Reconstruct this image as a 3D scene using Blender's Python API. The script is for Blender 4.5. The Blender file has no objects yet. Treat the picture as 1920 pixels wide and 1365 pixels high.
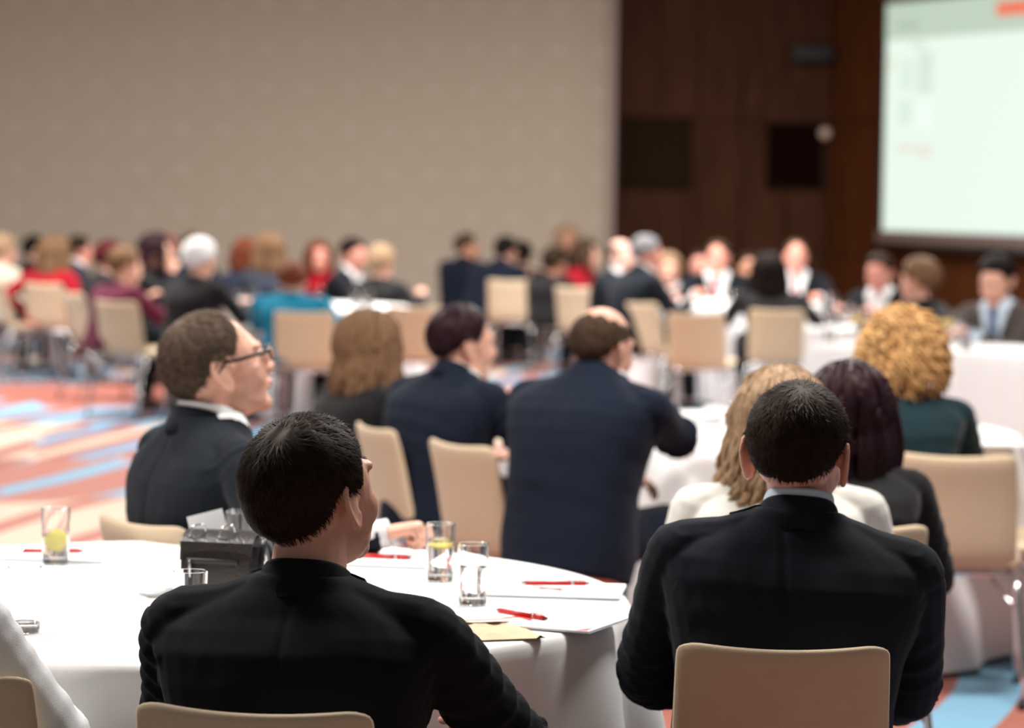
import bpy, bmesh, math, random
import numpy as np
from mathutils import Vector, Matrix
from mathutils.bvhtree import BVHTree

scene = bpy.context.scene
C = scene.collection
random.seed(7)
RNG = np.random.default_rng(7)
PI = math.pi
def R(a): return math.radians(a)

# ------------------------------------------------------------------ camera
F_PX, CAM_H, HORIZON, ROLL = 5500.0, 1.58, 350.0, R(0.8)
PITCH = math.atan((682.5 - HORIZON) / F_PX)
_F = Vector((0, math.cos(PITCH), -math.sin(PITCH)))
_U0 = Vector((0, math.sin(PITCH), math.cos(PITCH)))
_R0 = Vector((1, 0, 0))
_Rt = _R0 * math.cos(ROLL) + _U0 * math.sin(ROLL)
_Up = _U0 * math.cos(ROLL) - _R0 * math.sin(ROLL)
cam_data = bpy.data.cameras.new('camera')
cam = bpy.data.objects.new('camera', cam_data)
C.objects.link(cam)
cam_data.sensor_width = 36
cam_data.lens = 36 * F_PX / 1920
cam_data.clip_end = 200
cam_data.dof.use_dof = True
cam_data.dof.focus_distance = 4.95
cam_data.dof.aperture_fstop = 3.5
m = Matrix((_Rt, _Up, -_F)).transposed().to_4x4()
m.translation = Vector((0, 0, CAM_H))
cam.matrix_world = m
scene.camera = cam
def P(px, py, d):
    """world point on the sight line of a pixel at depth y = d"""
    v = _F + _Rt * ((px - 960) / F_PX) - _Up * ((py - 682.5) / F_PX)
    return Vector((0, 0, CAM_H)) + v * (d / v.y)
def PZ(px, py, z):
    v = _F + _Rt * ((px - 960) / F_PX) - _Up * ((py - 682.5) / F_PX)
    return Vector((0, 0, CAM_H)) + v * ((z - CAM_H) / v.z)
def PX(px, d, z=0.0):
    """world point in the column of a pixel, at depth d and height z"""
    p = P(px, HORIZON + (CAM_H - z)*F_PX/d, d)
    return Vector((p.x, d, z))

# ------------------------------------------------------------------ world, lamps, exposure
world = bpy.data.worlds.new('world'); scene.world = world
world.use_nodes = True
bg = world.node_tree.nodes['Background']
bg.inputs[0].default_value = (1.0, 0.985, 0.97, 1)
bg.inputs[1].default_value = 0.13
def ceiling_lamp(x, y, z, size, watts, col=(1.0, 0.96, 0.92)):
    l = bpy.data.lights.new('ceiling_lamp', 'AREA')
    l.shape = 'DISK'; l.size = size; l.energy = watts; l.color = col
    o = bpy.data.objects.new('ceiling_lamp', l); C.objects.link(o)
    o.location = (x, y, z)
    return o
LAMPS = [(-2.6, 7.0), (1.4, 7.4), (-3.4, 13.0), (1.2, 12.6), (4.6, 15.0), (-3.0, 20.5), (1.2, 20.5), (4.0, 20.0), (-5.5, 20.5), (0.6, 23.0)]
for lx, ly in LAMPS:
    ceiling_lamp(lx, ly, 4.6, 1.5, 290 if ly < 9 else 190 if ly < 14 else 110 if ly < 19 else 300)
scene.view_settings.view_transform = 'Standard'
scene.view_settings.look = 'None'
scene.view_settings.gamma = 1.0
scene.view_settings.use_curve_mapping = False
scene.view_settings.exposure = 0.1

# ------------------------------------------------------------------ materials
MATS = {}
def nodes_of(name):
    mt = bpy.data.materials.new(name); mt.use_nodes = True
    nt = mt.node_tree
    return mt, nt, nt.nodes['Principled BSDF']
def rgb(h):
    """sRGB 0-255 triple to linear"""
    return tuple(((c/255)/12.92 if c/255 <= 0.04045 else ((c/255+0.055)/1.055)**2.4) for c in h)
def col4(c): return (c[0], c[1], c[2], 1)
def mat(name, col, rough=0.6, metal=0.0, noise=0.0, nscale=8.0, bump=0.0, bscale=200.0, sheen=0.0, sss=0.0,
        trans=0.0, ior=1.45, emit=None, estr=0.0, coat=0.0, spec=0.5):
    if name in MATS: return MATS[name]
    mt, nt, b = nodes_of(name)
    b.inputs['Base Color'].default_value = col4(col)
    b.inputs['Roughness'].default_value = rough
    b.inputs['Metallic'].default_value = metal
    b.inputs['Specular IOR Level'].default_value = spec
    if trans: b.inputs['Transmission Weight'].default_value = trans; b.inputs['IOR'].default_value = ior
    if sheen: b.inputs['Sheen Weight'].default_value = sheen; b.inputs['Sheen Roughness'].default_value = 0.45
    if coat: b.inputs['Coat Weight'].default_value = coat
    if sss:
        b.inputs['Subsurface Weight'].default_value = sss
        b.inputs['Subsurface Radius'].default_value = (0.9, 0.35, 0.2)
        b.inputs['Subsurface Scale'].default_value = 0.012
    if emit: b.inputs['Emission Color'].default_value = col4(emit); b.inputs['Emission Strength'].default_value = estr
    tc = nt.nodes.new('ShaderNodeTexCoord')
    if noise:
        n = nt.nodes.new('ShaderNodeTexNoise'); n.inputs['Scale'].default_value = nscale; n.inputs['Detail'].default_value = 4
        nt.links.new(tc.outputs['Object'], n.inputs['Vector'])
        r = nt.nodes.new('ShaderNodeMapRange'); r.inputs['To Min'].default_value = 1 - noise; r.inputs['To Max'].default_value = 1 + noise
        nt.links.new(n.outputs['Fac'], r.inputs['Value'])
        mx = nt.nodes.new('ShaderNodeVectorMath'); mx.operation = 'MULTIPLY'
        mx.inputs[0].default_value = col
        nt.links.new(r.outputs['Result'], mx.inputs[1])
        nt.links.new(mx.outputs['Vector'], b.inputs['Base Color'])
    if bump:
        n2 = nt.nodes.new('ShaderNodeTexNoise'); n2.inputs['Scale'].default_value = bscale; n2.inputs['Detail'].default_value = 2
        nt.links.new(tc.outputs['Object'], n2.inputs['Vector'])
        bp = nt.nodes.new('ShaderNodeBump'); bp.inputs['Strength'].default_value = bump; bp.inputs['Distance'].default_value = 0.002
        nt.links.new(n2.outputs['Fac'], bp.inputs['Height'])
        nt.links.new(bp.outputs['Normal'], b.inputs['Normal'])
    MATS[name] = mt
    return mt
def suit(col, key):  return mat('suit_' + key, col, 0.8, noise=0.12, nscale=14, bump=0.35, bscale=900, sheen=0.05, spec=0.07)
def knit(col, key):  return mat('knit_' + key, col, 0.9, noise=0.12, nscale=40, bump=0.6, bscale=350, sheen=0.1, spec=0.2)
def skin(col, key):
    return mat('skin_' + key, col, 0.5, noise=0.10, nscale=22, bump=0.15, bscale=500, sss=0.15, spec=0.35)
def hairm(col, key, rough=0.55, low=0.62):
    name = 'hair_' + key
    if name in MATS: return MATS[name]
    mt, nt, b = nodes_of(name)
    tc = nt.nodes.new('ShaderNodeTexCoord')
    n = nt.nodes.new('ShaderNodeTexNoise'); n.inputs['Scale'].default_value = 60; n.inputs['Detail'].default_value = 5
    nt.links.new(tc.outputs['Object'], n.inputs['Vector'])
    r = nt.nodes.new('ShaderNodeValToRGB')
    r.color_ramp.elements[0].position = 0.3; r.color_ramp.elements[0].color = col4(tuple(c*low for c in col))
    r.color_ramp.elements[1].position = 0.72; r.color_ramp.elements[1].color = col4(tuple(min(1, c*1.35) for c in col))
    nt.links.new(n.outputs['Fac'], r.inputs['Fac'])
    nt.links.new(r.outputs['Color'], b.inputs['Base Color'])
    b.inputs['Roughness'].default_value = rough
    b.inputs['Specular IOR Level'].default_value = 0.09
    b.inputs['Specular Tint'].default_value = (1.0, 0.72, 0.52, 1)
    MATS[name] = mt
    return mt

M_CHAIR = mat('chair_fabric', rgb((204, 182, 153)), 0.85, noise=0.05, nscale=30, bump=0.5, bscale=700, sheen=0.1, spec=0.2)
M_CHROME = mat('chrome', (0.72, 0.72, 0.72), 0.18, metal=1.0)
M_CLOTH = mat('table_linen', (0.82, 0.81, 0.80), 0.85, noise=0.03, nscale=6, bump=0.25, bscale=900, spec=0.15)
M_PAPER = mat('paper', (0.86, 0.86, 0.86), 0.7)
M_GLASS = mat('clear_glass', (1, 1, 1), 0.02, trans=1.0, ior=1.45)
M_WATER = mat('water', (1, 1, 1), 0.0, trans=1.0, ior=1.33)
M_LEMON = mat('lemon', rgb((250, 232, 90)), 0.5, noise=0.15, nscale=60)
M_LIME = mat('lemon_rind', rgb((235, 205, 50)), 0.5)
M_RED = mat('red_plastic', rgb((205, 25, 25)), 0.35)
M_REDPRINT = mat('red_print', rgb((225, 60, 50)), 0.7)
M_DARK = mat('dark_plastic', (0.012, 0.012, 0.013), 0.4)
M_WHITE = mat('white_cotton', (0.80, 0.80, 0.80), 0.85, bump=0.3, bscale=600)
M_WOODLEG = mat('table_leg_metal', (0.25, 0.25, 0.25), 0.4, metal=0.8)

# ------------------------------------------------------------------ mesh helpers
SHARP = {'vessel', 'water', 'drink', 'lemon_slice', 'bowl', 'saucer', 'tip', 'gusset', 'body', 'flap'}
def mesh_obj(name, verts, faces, material, parent=None, smooth=True):
    me = bpy.data.meshes.new(name)
    v = [tuple(map(float, p)) for p in verts]
    me.from_pydata(v, [], [tuple(int(i) for i in f) for f in faces])
    me.update()
    if smooth: me.polygons.foreach_set('use_smooth', [True]*len(me.polygons))
    if name in SHARP: me.set_sharp_from_angle(angle=R(35))
    me.materials.append(material)
    o = bpy.data.objects.new(name, me); C.objects.link(o)
    if parent is not None: o.parent = parent
    return o
def empty(name, loc=(0, 0, 0), rz=0.0):
    o = bpy.data.objects.new(name, None); C.objects.link(o)
    o.location = loc; o.rotation_euler = (0, 0, rz); o.empty_display_size = 0.1
    return o
def tag(o, label, cat, group=None):
    o['label'] = label; o['category'] = cat
    if group: o['group'] = group
    return o
def structure(o, label=None):
    o['kind'] = 'structure'
    if label: o['label'] = label
    return o
class MB:
    """collects shapes into one mesh"""
    def __init__(s): s.v = []; s.f = []
    def add(s, v, f):
        k = len(s.v); s.v.extend([tuple(p) for p in v]); s.f.extend([tuple(i + k for i in q) for q in f]); return s
    def box(s, c, size, rot=None, bev=0.0):
        x, y, z = (a/2 for a in size)
        if bev <= 0:
            v = [Vector((sx*x, sy*y, sz*z)) for sx in (-1, 1) for sy in (-1, 1) for sz in (-1, 1)]
            f = [(0,1,3,2),(4,6,7,5),(0,4,5,1),(2,3,7,6),(0,2,6,4),(1,5,7,3)]
        else:
            bm = bmesh.new(); bmesh.ops.create_cube(bm, size=1)
            bmesh.ops.scale(bm, vec=size, verts=bm.verts)
            bmesh.ops.bevel(bm, geom=list(bm.edges), offset=bev, segments=2, affect='EDGES', profile=0.5)
            bm.verts.ensure_lookup_table()
            v = [w.co.copy() for w in bm.verts]; f = [[w.index for w in q.verts] for q in bm.faces]; bm.free()
        if rot is not None: v = [rot @ p for p in v]
        c = Vector(c)
        return s.add([p + c for p in v], f)
    def tube(s, pts, r, n=8, cap=True):
        v, f = sweep(pts, r, n); return s.add(v, f)
    def build(s, name, material, parent=None, smooth=True):
        return mesh_obj(name, s.v, s.f, material, parent, smooth)
def loft(rings, cap=True):
    n = len(rings[0]); v = []; f = []
    for r in rings: v.extend([tuple(p) for p in r])
    for i in range(len(rings) - 1):
        for j in range(n):
            k = (j + 1) % n
            f.append((i*n + j, i*n + k, (i+1)*n + k, (i+1)*n + j))
    if cap:
        f.append(tuple(reversed(range(n)))); b = (len(rings) - 1)*n
        f.append(tuple(b + j for j in range(n)))
    return v, f
def sweep(pts, radii, n=10, ref=None, roundcap=False):
    """closed tube along points; radii are numbers or (r_side, r_up)"""
    pts = [Vector(p) for p in pts]
    if not isinstance(radii, (list, tuple)): radii = [radii]*len(pts)
    radii = [(r, r) if not isinstance(r, (list, tuple)) else r for r in radii]
    if roundcap:
        t0 = (pts[0] - pts[1]).normalized(); t1 = (pts[-1] - pts[-2]).normalized()
        a, b = radii[0], radii[-1]
        ra, rb = min(a), min(b)
        pts = [pts[0] + t0*ra*0.9, pts[0] + t0*ra*0.55] + pts + [pts[-1] + t1*rb*0.55, pts[-1] + t1*rb*0.9]
        radii = [(a[0]*0.42, a[1]*0.42), (a[0]*0.82, a[1]*0.82)] + list(radii) + [(b[0]*0.82, b[1]*0.82), (b[0]*0.42, b[1]*0.42)]
    N = len(pts); rings = []; side = None
    for i in range(N):
        t = (pts[min(i+1, N-1)] - pts[max(i-1, 0)]).normalized()
        if side is None:
            q = Vector(ref) if ref is not None else (Vector((0, 0, 1)) if abs(t.z) < 0.9 else Vector((0, 1, 0)))
            side = t.cross(q).normalized()
        else:
            side = (side - t*side.dot(t)).normalized()
        up = side.cross(t)
        rx, ry = radii[i]
        rings.append([pts[i] + side*(math.cos(2*PI*j/n)*rx) + up*(math.sin(2*PI*j/n)*ry) for j in range(n)])
    return loft(rings)
def ellipsoid(c, r, rot=None, nu=16, nv=10):
    rings = []
    c = Vector(c)
    for i in range(nv + 1):
        a = PI*(i + 0.15)/(nv + 0.3)
        ring = []
        for j in range(nu):
            b = 2*PI*j/nu
            p = Vector((r[0]*math.sin(a)*math.cos(b), r[1]*math.sin(a)*math.sin(b), r[2]*math.cos(a)))
            ring.append(c + (rot @ p if rot is not None else p))
        rings.append(ring)
    return loft(rings)
def lathe(profile, n=24):
    """profile of (r, z), closed loop around the axis"""
    v = []; f = []
    for (r, z) in profile:
        for j in range(n):
            v.append((r*math.cos(2*PI*j/n), r*math.sin(2*PI*j/n), z))
    for i in range(len(profile) - 1):
        for j in range(n):
            k = (j+1) % n
            f.append((i*n+j, i*n+k, (i+1)*n+k, (i+1)*n+j))
    return v, f
def catmull(pts, k=4):
    pts = [Vector(p) for p in pts]; out = []
    for i in range(len(pts) - 1):
        p0 = pts[max(i-1, 0)]; p1 = pts[i]; p2 = pts[i+1]; p3 = pts[min(i+2, len(pts)-1)]
        for j in range(k):
            t = j/k
            out.append(0.5*((2*p1) + (p2-p0)*t + (2*p0-5*p1+4*p2-p3)*t*t + (3*p1-p0-3*p2+p3)*t**3))
    out.append(pts[-1]); return out
def remesh(mb, voxel, smooth=4, name='tmp'):
    me = bpy.data.meshes.new(name); me.from_pydata([tuple(p) for p in mb.v], [], mb.f); me.update()
    o = bpy.data.objects.new(name, me); C.objects.link(o)
    md = o.modifiers.new('r', 'REMESH'); md.mode = 'VOXEL'; md.voxel_size = voxel; md.use_smooth_shade = True
    if smooth:
        sm = o.modifiers.new('s', 'SMOOTH'); sm.factor = 0.5; sm.iterations = smooth
    dg = bpy.context.evaluated_depsgraph_get()
    ev = o.evaluated_get(dg)
    out = bpy.data.meshes.new_from_object(ev)
    bpy.data.objects.remove(o); bpy.data.meshes.remove(me)
    n = len(out.vertices)
    co = np.empty(n*3, np.float32); out.vertices.foreach_get('co', co)
    no = np.empty(n*3, np.float32); out.vertex_normals.foreach_get('vector', no)
    return out, co.reshape(-1, 3).astype(np.float64), no.reshape(-1, 3).astype(np.float64)
def finish(me, co, name, material, parent=None):
    me.vertices.foreach_set('co', co.astype(np.float32).ravel()); me.update()
    me.name = name
    me.materials.clear(); me.materials.append(material)
    me.polygons.foreach_set('use_smooth', [True]*len(me.polygons))
    o = bpy.data.objects.new(name, me); C.objects.link(o)
    if parent is not None: o.parent = parent
    return o
def wob(p, s, seed=0.0):
    """cheap smooth pseudo-noise, vectorised, about -1..1"""
    x, y, z = p[:, 0]*s + seed*1.7, p[:, 1]*s + seed*2.3, p[:, 2]*s + seed*0.9
    return (np.sin(x*1.0 + 1.3*np.sin(y*0.9 + 0.4)) + np.sin(y*1.13 + 1.1*np.sin(z*1.07 + 1.0)) + np.sin(z*0.97 + 1.2*np.sin(x*1.2 + 2.0)))/3

# ------------------------------------------------------------------ the setting
def carpet():
    mt, nt, b = nodes_of('patterned_carpet')
    L = nt.links.new; N = nt.nodes.new
    tc = N('ShaderNodeTexCoord')
    mp = N('ShaderNodeMapping'); mp.inputs['Rotation'].default_value = (0, 0, 0.35); mp.inputs['Location'].default_value = (0.9, 0.55, 0); mp.inputs['Scale'].default_value = (1.0, 0.62, 1)
    L(tc.outputs['Object'], mp.inputs['Vector'])
    nz = N('ShaderNodeTexNoise'); nz.inputs['Scale'].default_value = 0.9; nz.inputs['Detail'].default_value = 2
    L(mp.outputs['Vector'], nz.inputs['Vector'])
    sc = N('ShaderNodeVectorMath'); sc.operation = 'SCALE'; sc.inputs['Scale'].default_value = 1.6
    L(nz.outputs['Color'], sc.inputs[0])
    ad = N('ShaderNodeVectorMath'); L(mp.outputs['Vector'], ad.inputs[0]); L(sc.outputs['Vector'], ad.inputs[1])
    vo = N('ShaderNodeTexVoronoi'); vo.inputs['Scale'].default_value = 0.8; vo.voronoi_dimensions = '2D'
    L(ad.outputs['Vector'], vo.inputs['Vector'])
    sp = N('ShaderNodeSeparateColor'); L(vo.outputs['Color'], sp.inputs['Color'])
    # stripes inside the shapes
    wv = N('ShaderNodeTexWave'); wv.inputs['Scale'].default_value = 0.55; wv.inputs['Distortion'].default_value = 5.0; wv.inputs['Detail'].default_value = 1; wv.inputs['Detail Scale'].default_value = 0.6
    L(mp.outputs['Vector'], wv.inputs['Vector'])
    ma = N('ShaderNodeMath'); ma.operation = 'MULTIPLY_ADD'; ma.inputs[1].default_value = 0.16
    L(wv.outputs['Fac'], ma.inputs[0])
    mb_ = N('ShaderNodeMath'); mb_.operation = 'MULTIPLY'; mb_.inputs[1].default_value = 0.86
    L(sp.outputs['Red'], mb_.inputs[0]); L(mb_.outputs[0], ma.inputs[2])
    rp = N('ShaderNodeValToRGB'); cr = rp.color_ramp; cr.interpolation = 'CONSTANT'
    stops = [(0.0, (160, 94, 80)), (0.22, (120, 166, 192)), (0.36, (172, 108, 94)), (0.55, (200, 180, 160)), (0.68, (158, 88, 74)),
             (0.80, (104, 158, 188)), (0.92, (112, 46, 38))]
    cr.elements[0].position = 0; cr.elements[0].color = col4(rgb(stops[0][1]))
    cr.elements[1].position = stops[1][0]; cr.elements[1].color = col4(rgb(stops[1][1]))
    for p, c in stops[2:]:
        e = cr.elements.new(p); e.color = col4(rgb(c))
    L(ma.outputs[0], rp.inputs['Fac'])
    # pile mottling
    n2 = N('ShaderNodeTexNoise'); n2.inputs['Scale'].default_value = 40; n2.inputs['Detail'].default_value = 3
    L(tc.outputs['Object'], n2.inputs['Vector'])
    mr = N('ShaderNodeMapRange'); mr.inputs['To Min'].default_value = 0.85; mr.inputs['To Max'].default_value = 1.15
    L(n2.outputs['Fac'], mr.inputs['Value'])
    vm = N('ShaderNodeVectorMath'); vm.operation = 'MULTIPLY'
    L(rp.outputs['Color'], vm.inputs[0]); L(mr.outputs['Result'], vm.inputs[1])
    L(vm.outputs['Vector'], b.inputs['Base Color'])
    b.inputs['Roughness'].default_value = 0.95; b.inputs['Specular IOR Level'].default_value = 0.15
    b.inputs['Sheen Weight'].default_value = 0.15
    n3 = N('ShaderNodeTexNoise'); n3.inputs['Scale'].default_value = 300
    L(tc.outputs['Object'], n3.inputs['Vector'])
    bp = N('ShaderNodeBump'); bp.inputs['Strength'].default_value = 0.5; bp.inputs['Distance'].default_value = 0.004
    L(n3.outputs['Fac'], bp.inputs['Height']); L(bp.outputs['Normal'], b.inputs['Normal'])
    return mt
def wallpaper():
    mt, nt, b = nodes_of('beige_wallpaper')
    L = nt.links.new; N = nt.nodes.new
    tc = N('ShaderNodeTexCoord'); sx = N('ShaderNodeSeparateXYZ'); L(tc.outputs['Object'], sx.inputs[0])
    def sn(out, per, ph=0.0):
        a = N('ShaderNodeMath'); a.operation = 'MULTIPLY_ADD'; a.inputs[1].default_value = 2*PI/per; a.inputs[2].default_value = ph
        L(out, a.inputs[0])
        c = N('ShaderNodeMath'); c.operation = 'COSINE'; L(a.outputs[0], c.inputs[0]); return c.outputs[0]
    def op(o, a, b_=None, v=None):
        k = N('ShaderNodeMath'); k.operation = o; L(a, k.inputs[0])
        if b_ is not None: L(b_, k.inputs[1])
        if v is not None: k.inputs[1].default_value = v
        return k.outputs[0]
    per = 0.424
    s1 = op('ADD', sn(sx.outputs['X'], per), sn(sx.outputs['Z'], per))
    s2 = op('ADD', sn(sx.outputs['X'], per, PI), sn(sx.outputs['Z'], per, PI))
    spot = op('POWER', op('MAXIMUM', op('MULTIPLY', s1, v=0.5), v=0.0), v=7.0)
    oval = op('POWER', op('MAXIMUM', op('MULTIPLY', s2, v=0.5), v=0.0), v=2.0)
    stripe = op('MULTIPLY', sn(sx.outputs['X'], 0.035), v=0.02)
    nz = N('ShaderNodeTexNoise'); nz.inputs['Scale'].default_value = 3; nz.inputs['Detail'].default_value = 3; L(tc.outputs['Object'], nz.inputs['Vector'])
    tot = op('ADD', op('ADD', op('MULTIPLY', spot, v=0.22), op('MULTIPLY', oval, v=0.03)), op('ADD', stripe, op('MULTIPLY', nz.outputs['Fac'], v=0.06)))
    rp = N('ShaderNodeMix'); rp.data_type = 'RGBA'
    rp.inputs['A'].default_value = col4(rgb((188, 171, 152))); rp.inputs['B'].default_value = col4(rgb((232, 222, 214)))
    L(tot, rp.inputs['Factor']); L(rp.outputs['Result'], b.inputs['Base Color'])
    b.inputs['Roughness'].default_value = 0.8; b.inputs['Specular IOR Level'].default_value = 0.2
    return mt
def dark_wood(name, c0, c1):
    mt, nt, b = nodes_of(name)
    L = nt.links.new; N = nt.nodes.new
    tc = N('ShaderNodeTexCoord'); mp = N('ShaderNodeMapping'); mp.inputs['Scale'].default_value = (6, 6, 0.5)
    L(tc.outputs['Object'], mp.inputs['Vector'])
    nz = N('ShaderNodeTexNoise'); nz.inputs['Scale'].default_value = 3; nz.inputs['Detail'].default_value = 6; nz.inputs['Distortion'].default_value = 0.6
    L(mp.outputs['Vector'], nz.inputs['Vector'])
    rp = N('ShaderNodeValToRGB'); rp.color_ramp.elements[0].color = col4(c0); rp.color_ramp.elements[1].color = col4(c1)
    rp.color_ramp.elements[0].position = 0.3; rp.color_ramp.elements[1].position = 0.7
    L(nz.outputs['Fac'], rp.inputs['Fac']); L(rp.outputs['Color'], b.inputs['Base Color'])
    b.inputs['Roughness'].default_value = 0.6; b.inputs['Specular IOR Level'].default_value = 0.06
    return mt
M_WOOD = dark_wood('dark_wood_veneer', rgb((54, 30, 17)), rgb((78, 47, 30)))
M_WOOD2 = dark_wood('reddish_wood_veneer', rgb((62, 32, 16)), rgb((92, 50, 24)))
M_WOODDARK = dark_wood('blackish_wood', rgb((22, 8, 6)), rgb((34, 14, 9)))

fl = MB(); fl.box((0, 17, -0.05), (40, 42, 0.1))
structure(fl.build('floor', carpet(), smooth=False))
WY = 30.0
xe = PX(1134, WY).x
wl = MB(); wl.box(((xe - 9)/2 + 0, WY + 0.1, 2.6), (9 + xe, 0.2, 5.4))
structure(wl.build('wall_back', wallpaper(), smooth=False))
tr = MB(); tr.box((xe + 0.035, WY - 0.02, 2.6), (0.07, 0.3, 5.4))
structure(tr.build('trim_1', mat('trim_mauve', rgb((150, 128, 120)), 0.5), smooth=False))
bs = MB(); bs.box(((xe - 9)/2, WY - 0.012, 0.06), (9 + xe, 0.025, 0.12))
structure(bs.build('baseboard_back', mat('baseboard_wood', rgb((70, 45, 32)), 0.5), smooth=False))
# dark wood wall: a frontal stretch of veneer panels, then one that comes towards the camera and carries the screen
WY2 = WY + 0.35
xc = PX(1545, WY2).x
x0w = xe + 0.07
wall = MB(); wall.box(((x0w + xc + 0.3)/2, WY2 + 0.16, 2.6), (xc + 0.3 - x0w, 0.2, 5.4))
wall_wood = structure(wall.build('wall_far', M_WOODDARK, smooth=False))
nx = 5; pw = (xc - x0w)/nx
for i in range(nx):
    for (z0, z1) in ((0.0, 0.92), (0.92, 2.28), (2.28, 3.7), (3.7, 5.3)):
        p = MB(); p.box((x0w + pw*(i + 0.5), WY2 + 0.03, (z0 + z1)/2), (pw - 0.012, 0.05, z1 - z0 - 0.012))
        p.build('panel', M_WOOD, wall_wood, smooth=False)
SD = Vector((0.407, -0.9135, 0))              # direction of the side wall, towards the camera
SN = Vector((-0.9135, -0.407, 0))             # its normal, into the room
SA = Vector((xc, WY2, 0))
srot = Matrix((SD, -SN, Vector((0, 0, 1)))).transposed()
LEN = 15.0
wall = MB(); wall.box(SA + SD*(LEN/2) - SN*0.16 + Vector((0, 0, 2.6)), (LEN, 0.2, 5.4), srot)
wall_side = structure(wall.build('wall_right', M_WOODDARK, smooth=False))
k = 12; pw2 = LEN/k
for i in range(k):
    for (z0, z1) in ((0.0, 0.92), (0.92, 2.28), (2.28, 3.7), (3.7, 5.3)):
        p = MB(); p.box(SA + SD*(pw2*(i + 0.5)) - SN*0.03 + Vector((0, 0, (z0 + z1)/2)), (pw2 - 0.02, 0.05, z1 - z0 - 0.012), srot)
        p.build('panel', M_WOOD2, wall_side, smooth=False)
# black framed boards and fittings on the far wood wall
def wall_board(px0, py0, px1, py1, material, label, name, cat, dep=0.04):
    a = P(px0, py0, WY2); b = P(px1, py1, WY2)
    t = empty(name, (0, 0, 0)); tag(t, label, cat)
    mid = (a + b)/2
    t.location = (mid.x, WY2 - 0.02, b.z)
    w, h = b.x - a.x, a.z - b.z
    m1 = MB(); m1.box((0, 0, h/2), (w, dep, h), bev=0.008); m1.build('panel', material, t, smooth=False)
    m2 = MB()
    for sx in (-1, 1): m2.box((sx*(w/2), -0.008, h/2), (0.03, dep + 0.012, h + 0.03))
    for sz in (0, 1): m2.box((0, -0.008, sz*h), (w + 0.03, dep + 0.012, 0.03))
    m2.build('frame', M_WOODDARK, t, smooth=False)
    return t
wall_board(1168, 222, 1292, 350, mat('dull_board', rgb((40, 27, 16)), 0.9, spec=0.05), 'dull brown framed board on the dark wood wall near the beige wall', 'wall_board', 'board')
wall_board(1440, 234, 1538, 352, mat('black_board', rgb((22, 6, 3)), 0.9, spec=0.03), 'blackish framed board on the dark wood wall left of the screen', 'wall_board', 'board')
# black loudspeaker high on the wall and a small round lamp
a = P(1522, 102, WY2 - 0.1)
t = empty('loudspeaker', (a.x, WY2 - 0.1, a.z)); tag(t, 'small black loudspeaker high on the dark wood wall', 'loudspeaker')
m1 = MB(); m1.box((0, -0.06, 0), (0.42, 0.16, 0.16), bev=0.02); m1.build('cabinet', M_DARK, t)
m1 = MB(); m1.box((0, -0.145, 0), (0.38, 0.01, 0.12), bev=0.004); m1.build('grille', mat('speaker_grille', (0.02, 0.02, 0.02), 0.7, bump=1, bscale=400), t)
m1 = MB(); m1.box((0, 0.05, 0), (0.08, 0.1, 0.06)); m1.build('bracket', M_DARK, t)
a = P(1547, 250, WY2 - 0.25)
t = empty('wall_lamp', (a.x, WY2 - 0.25, a.z)); tag(t, 'small round wall lamp on the dark wood wall beside the screen', 'lamp')
m1 = MB(); m1.add(*ellipsoid((0, 0, 0), (0.06, 0.05, 0.06))); m1.build('globe', mat('lamp_globe', (0.5, 0.35, 0.28), 0.4, emit=(1, 0.65, 0.5), estr=0.06), t)
m1 = MB(); m1.tube([(0, 0.04, 0), (0, 0.25, 0.0)], 0.015); m1.build('arm', M_CHROME, t)

# projection screen on the side wall
sl = PX(1652, 29.2)
# left edge where the sight line of column 1650 meets the screen plane (0.18 m off the wall)
base = SA + SN*0.18
ux = (1650 - 960)/F_PX
kk = (ux*base.y - base.x)/(SD.x - ux*SD.y)
SL = base + SD*kk
SH0 = P(1650, 432, SL.y).z; SH1 = P(1650, 8, SL.y).z
SW = (SH1 - SH0)*4/3
def SP(u, v, off=0.0):
    q = SL + SD*(u*SW) + SN*off
    return Vector((q.x, q.y, SH0 + v*(SH1 - SH0)))
scr = empty('projection_screen', SL); tag(scr, 'lit projection screen showing a pale green slide with a red logo', 'screen')
def scr_quad(name, u0, v0, u1, v1, off, material, parent):
    q = [SP(u0, v0, off) - SL, SP(u1, v0, off) - SL, SP(u1, v1, off) - SL, SP(u0, v1, off) - SL]
    q2 = [p - SN*0.004 for p in q]
    v = q + q2
    return mesh_obj(name, v, [(0,1,2,3), (7,6,5,4), (0,4,5,1), (1,5,6,2), (2,6,7,3), (3,7,4,0)], material, parent, smooth=False)
def glow(name, c, s=1.0):
    return mat(name, (0.02, 0.02, 0.02), 0.9, emit=rgb(c), estr=s)
img = scr_quad('slide', 0, 0, 1, 1, 0.0, glow('slide_white', (226, 242, 228), 1.0), scr)
hd = scr_quad('header_band', 0.0, 0.84, 1, 1.0, 0.006, glow('slide_header', (190, 208, 190), 0.95), img)
scr_quad('logo', 0.66, 0.905, 0.92, 0.965, 0.012, glow('slide_logo', (235, 120, 90), 1.0), img)
scr_quad('title_text', 0.07, 0.885, 0.20, 0.915, 0.012, glow('slide_text_grey', (172, 190, 172), 0.95), img)
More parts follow.
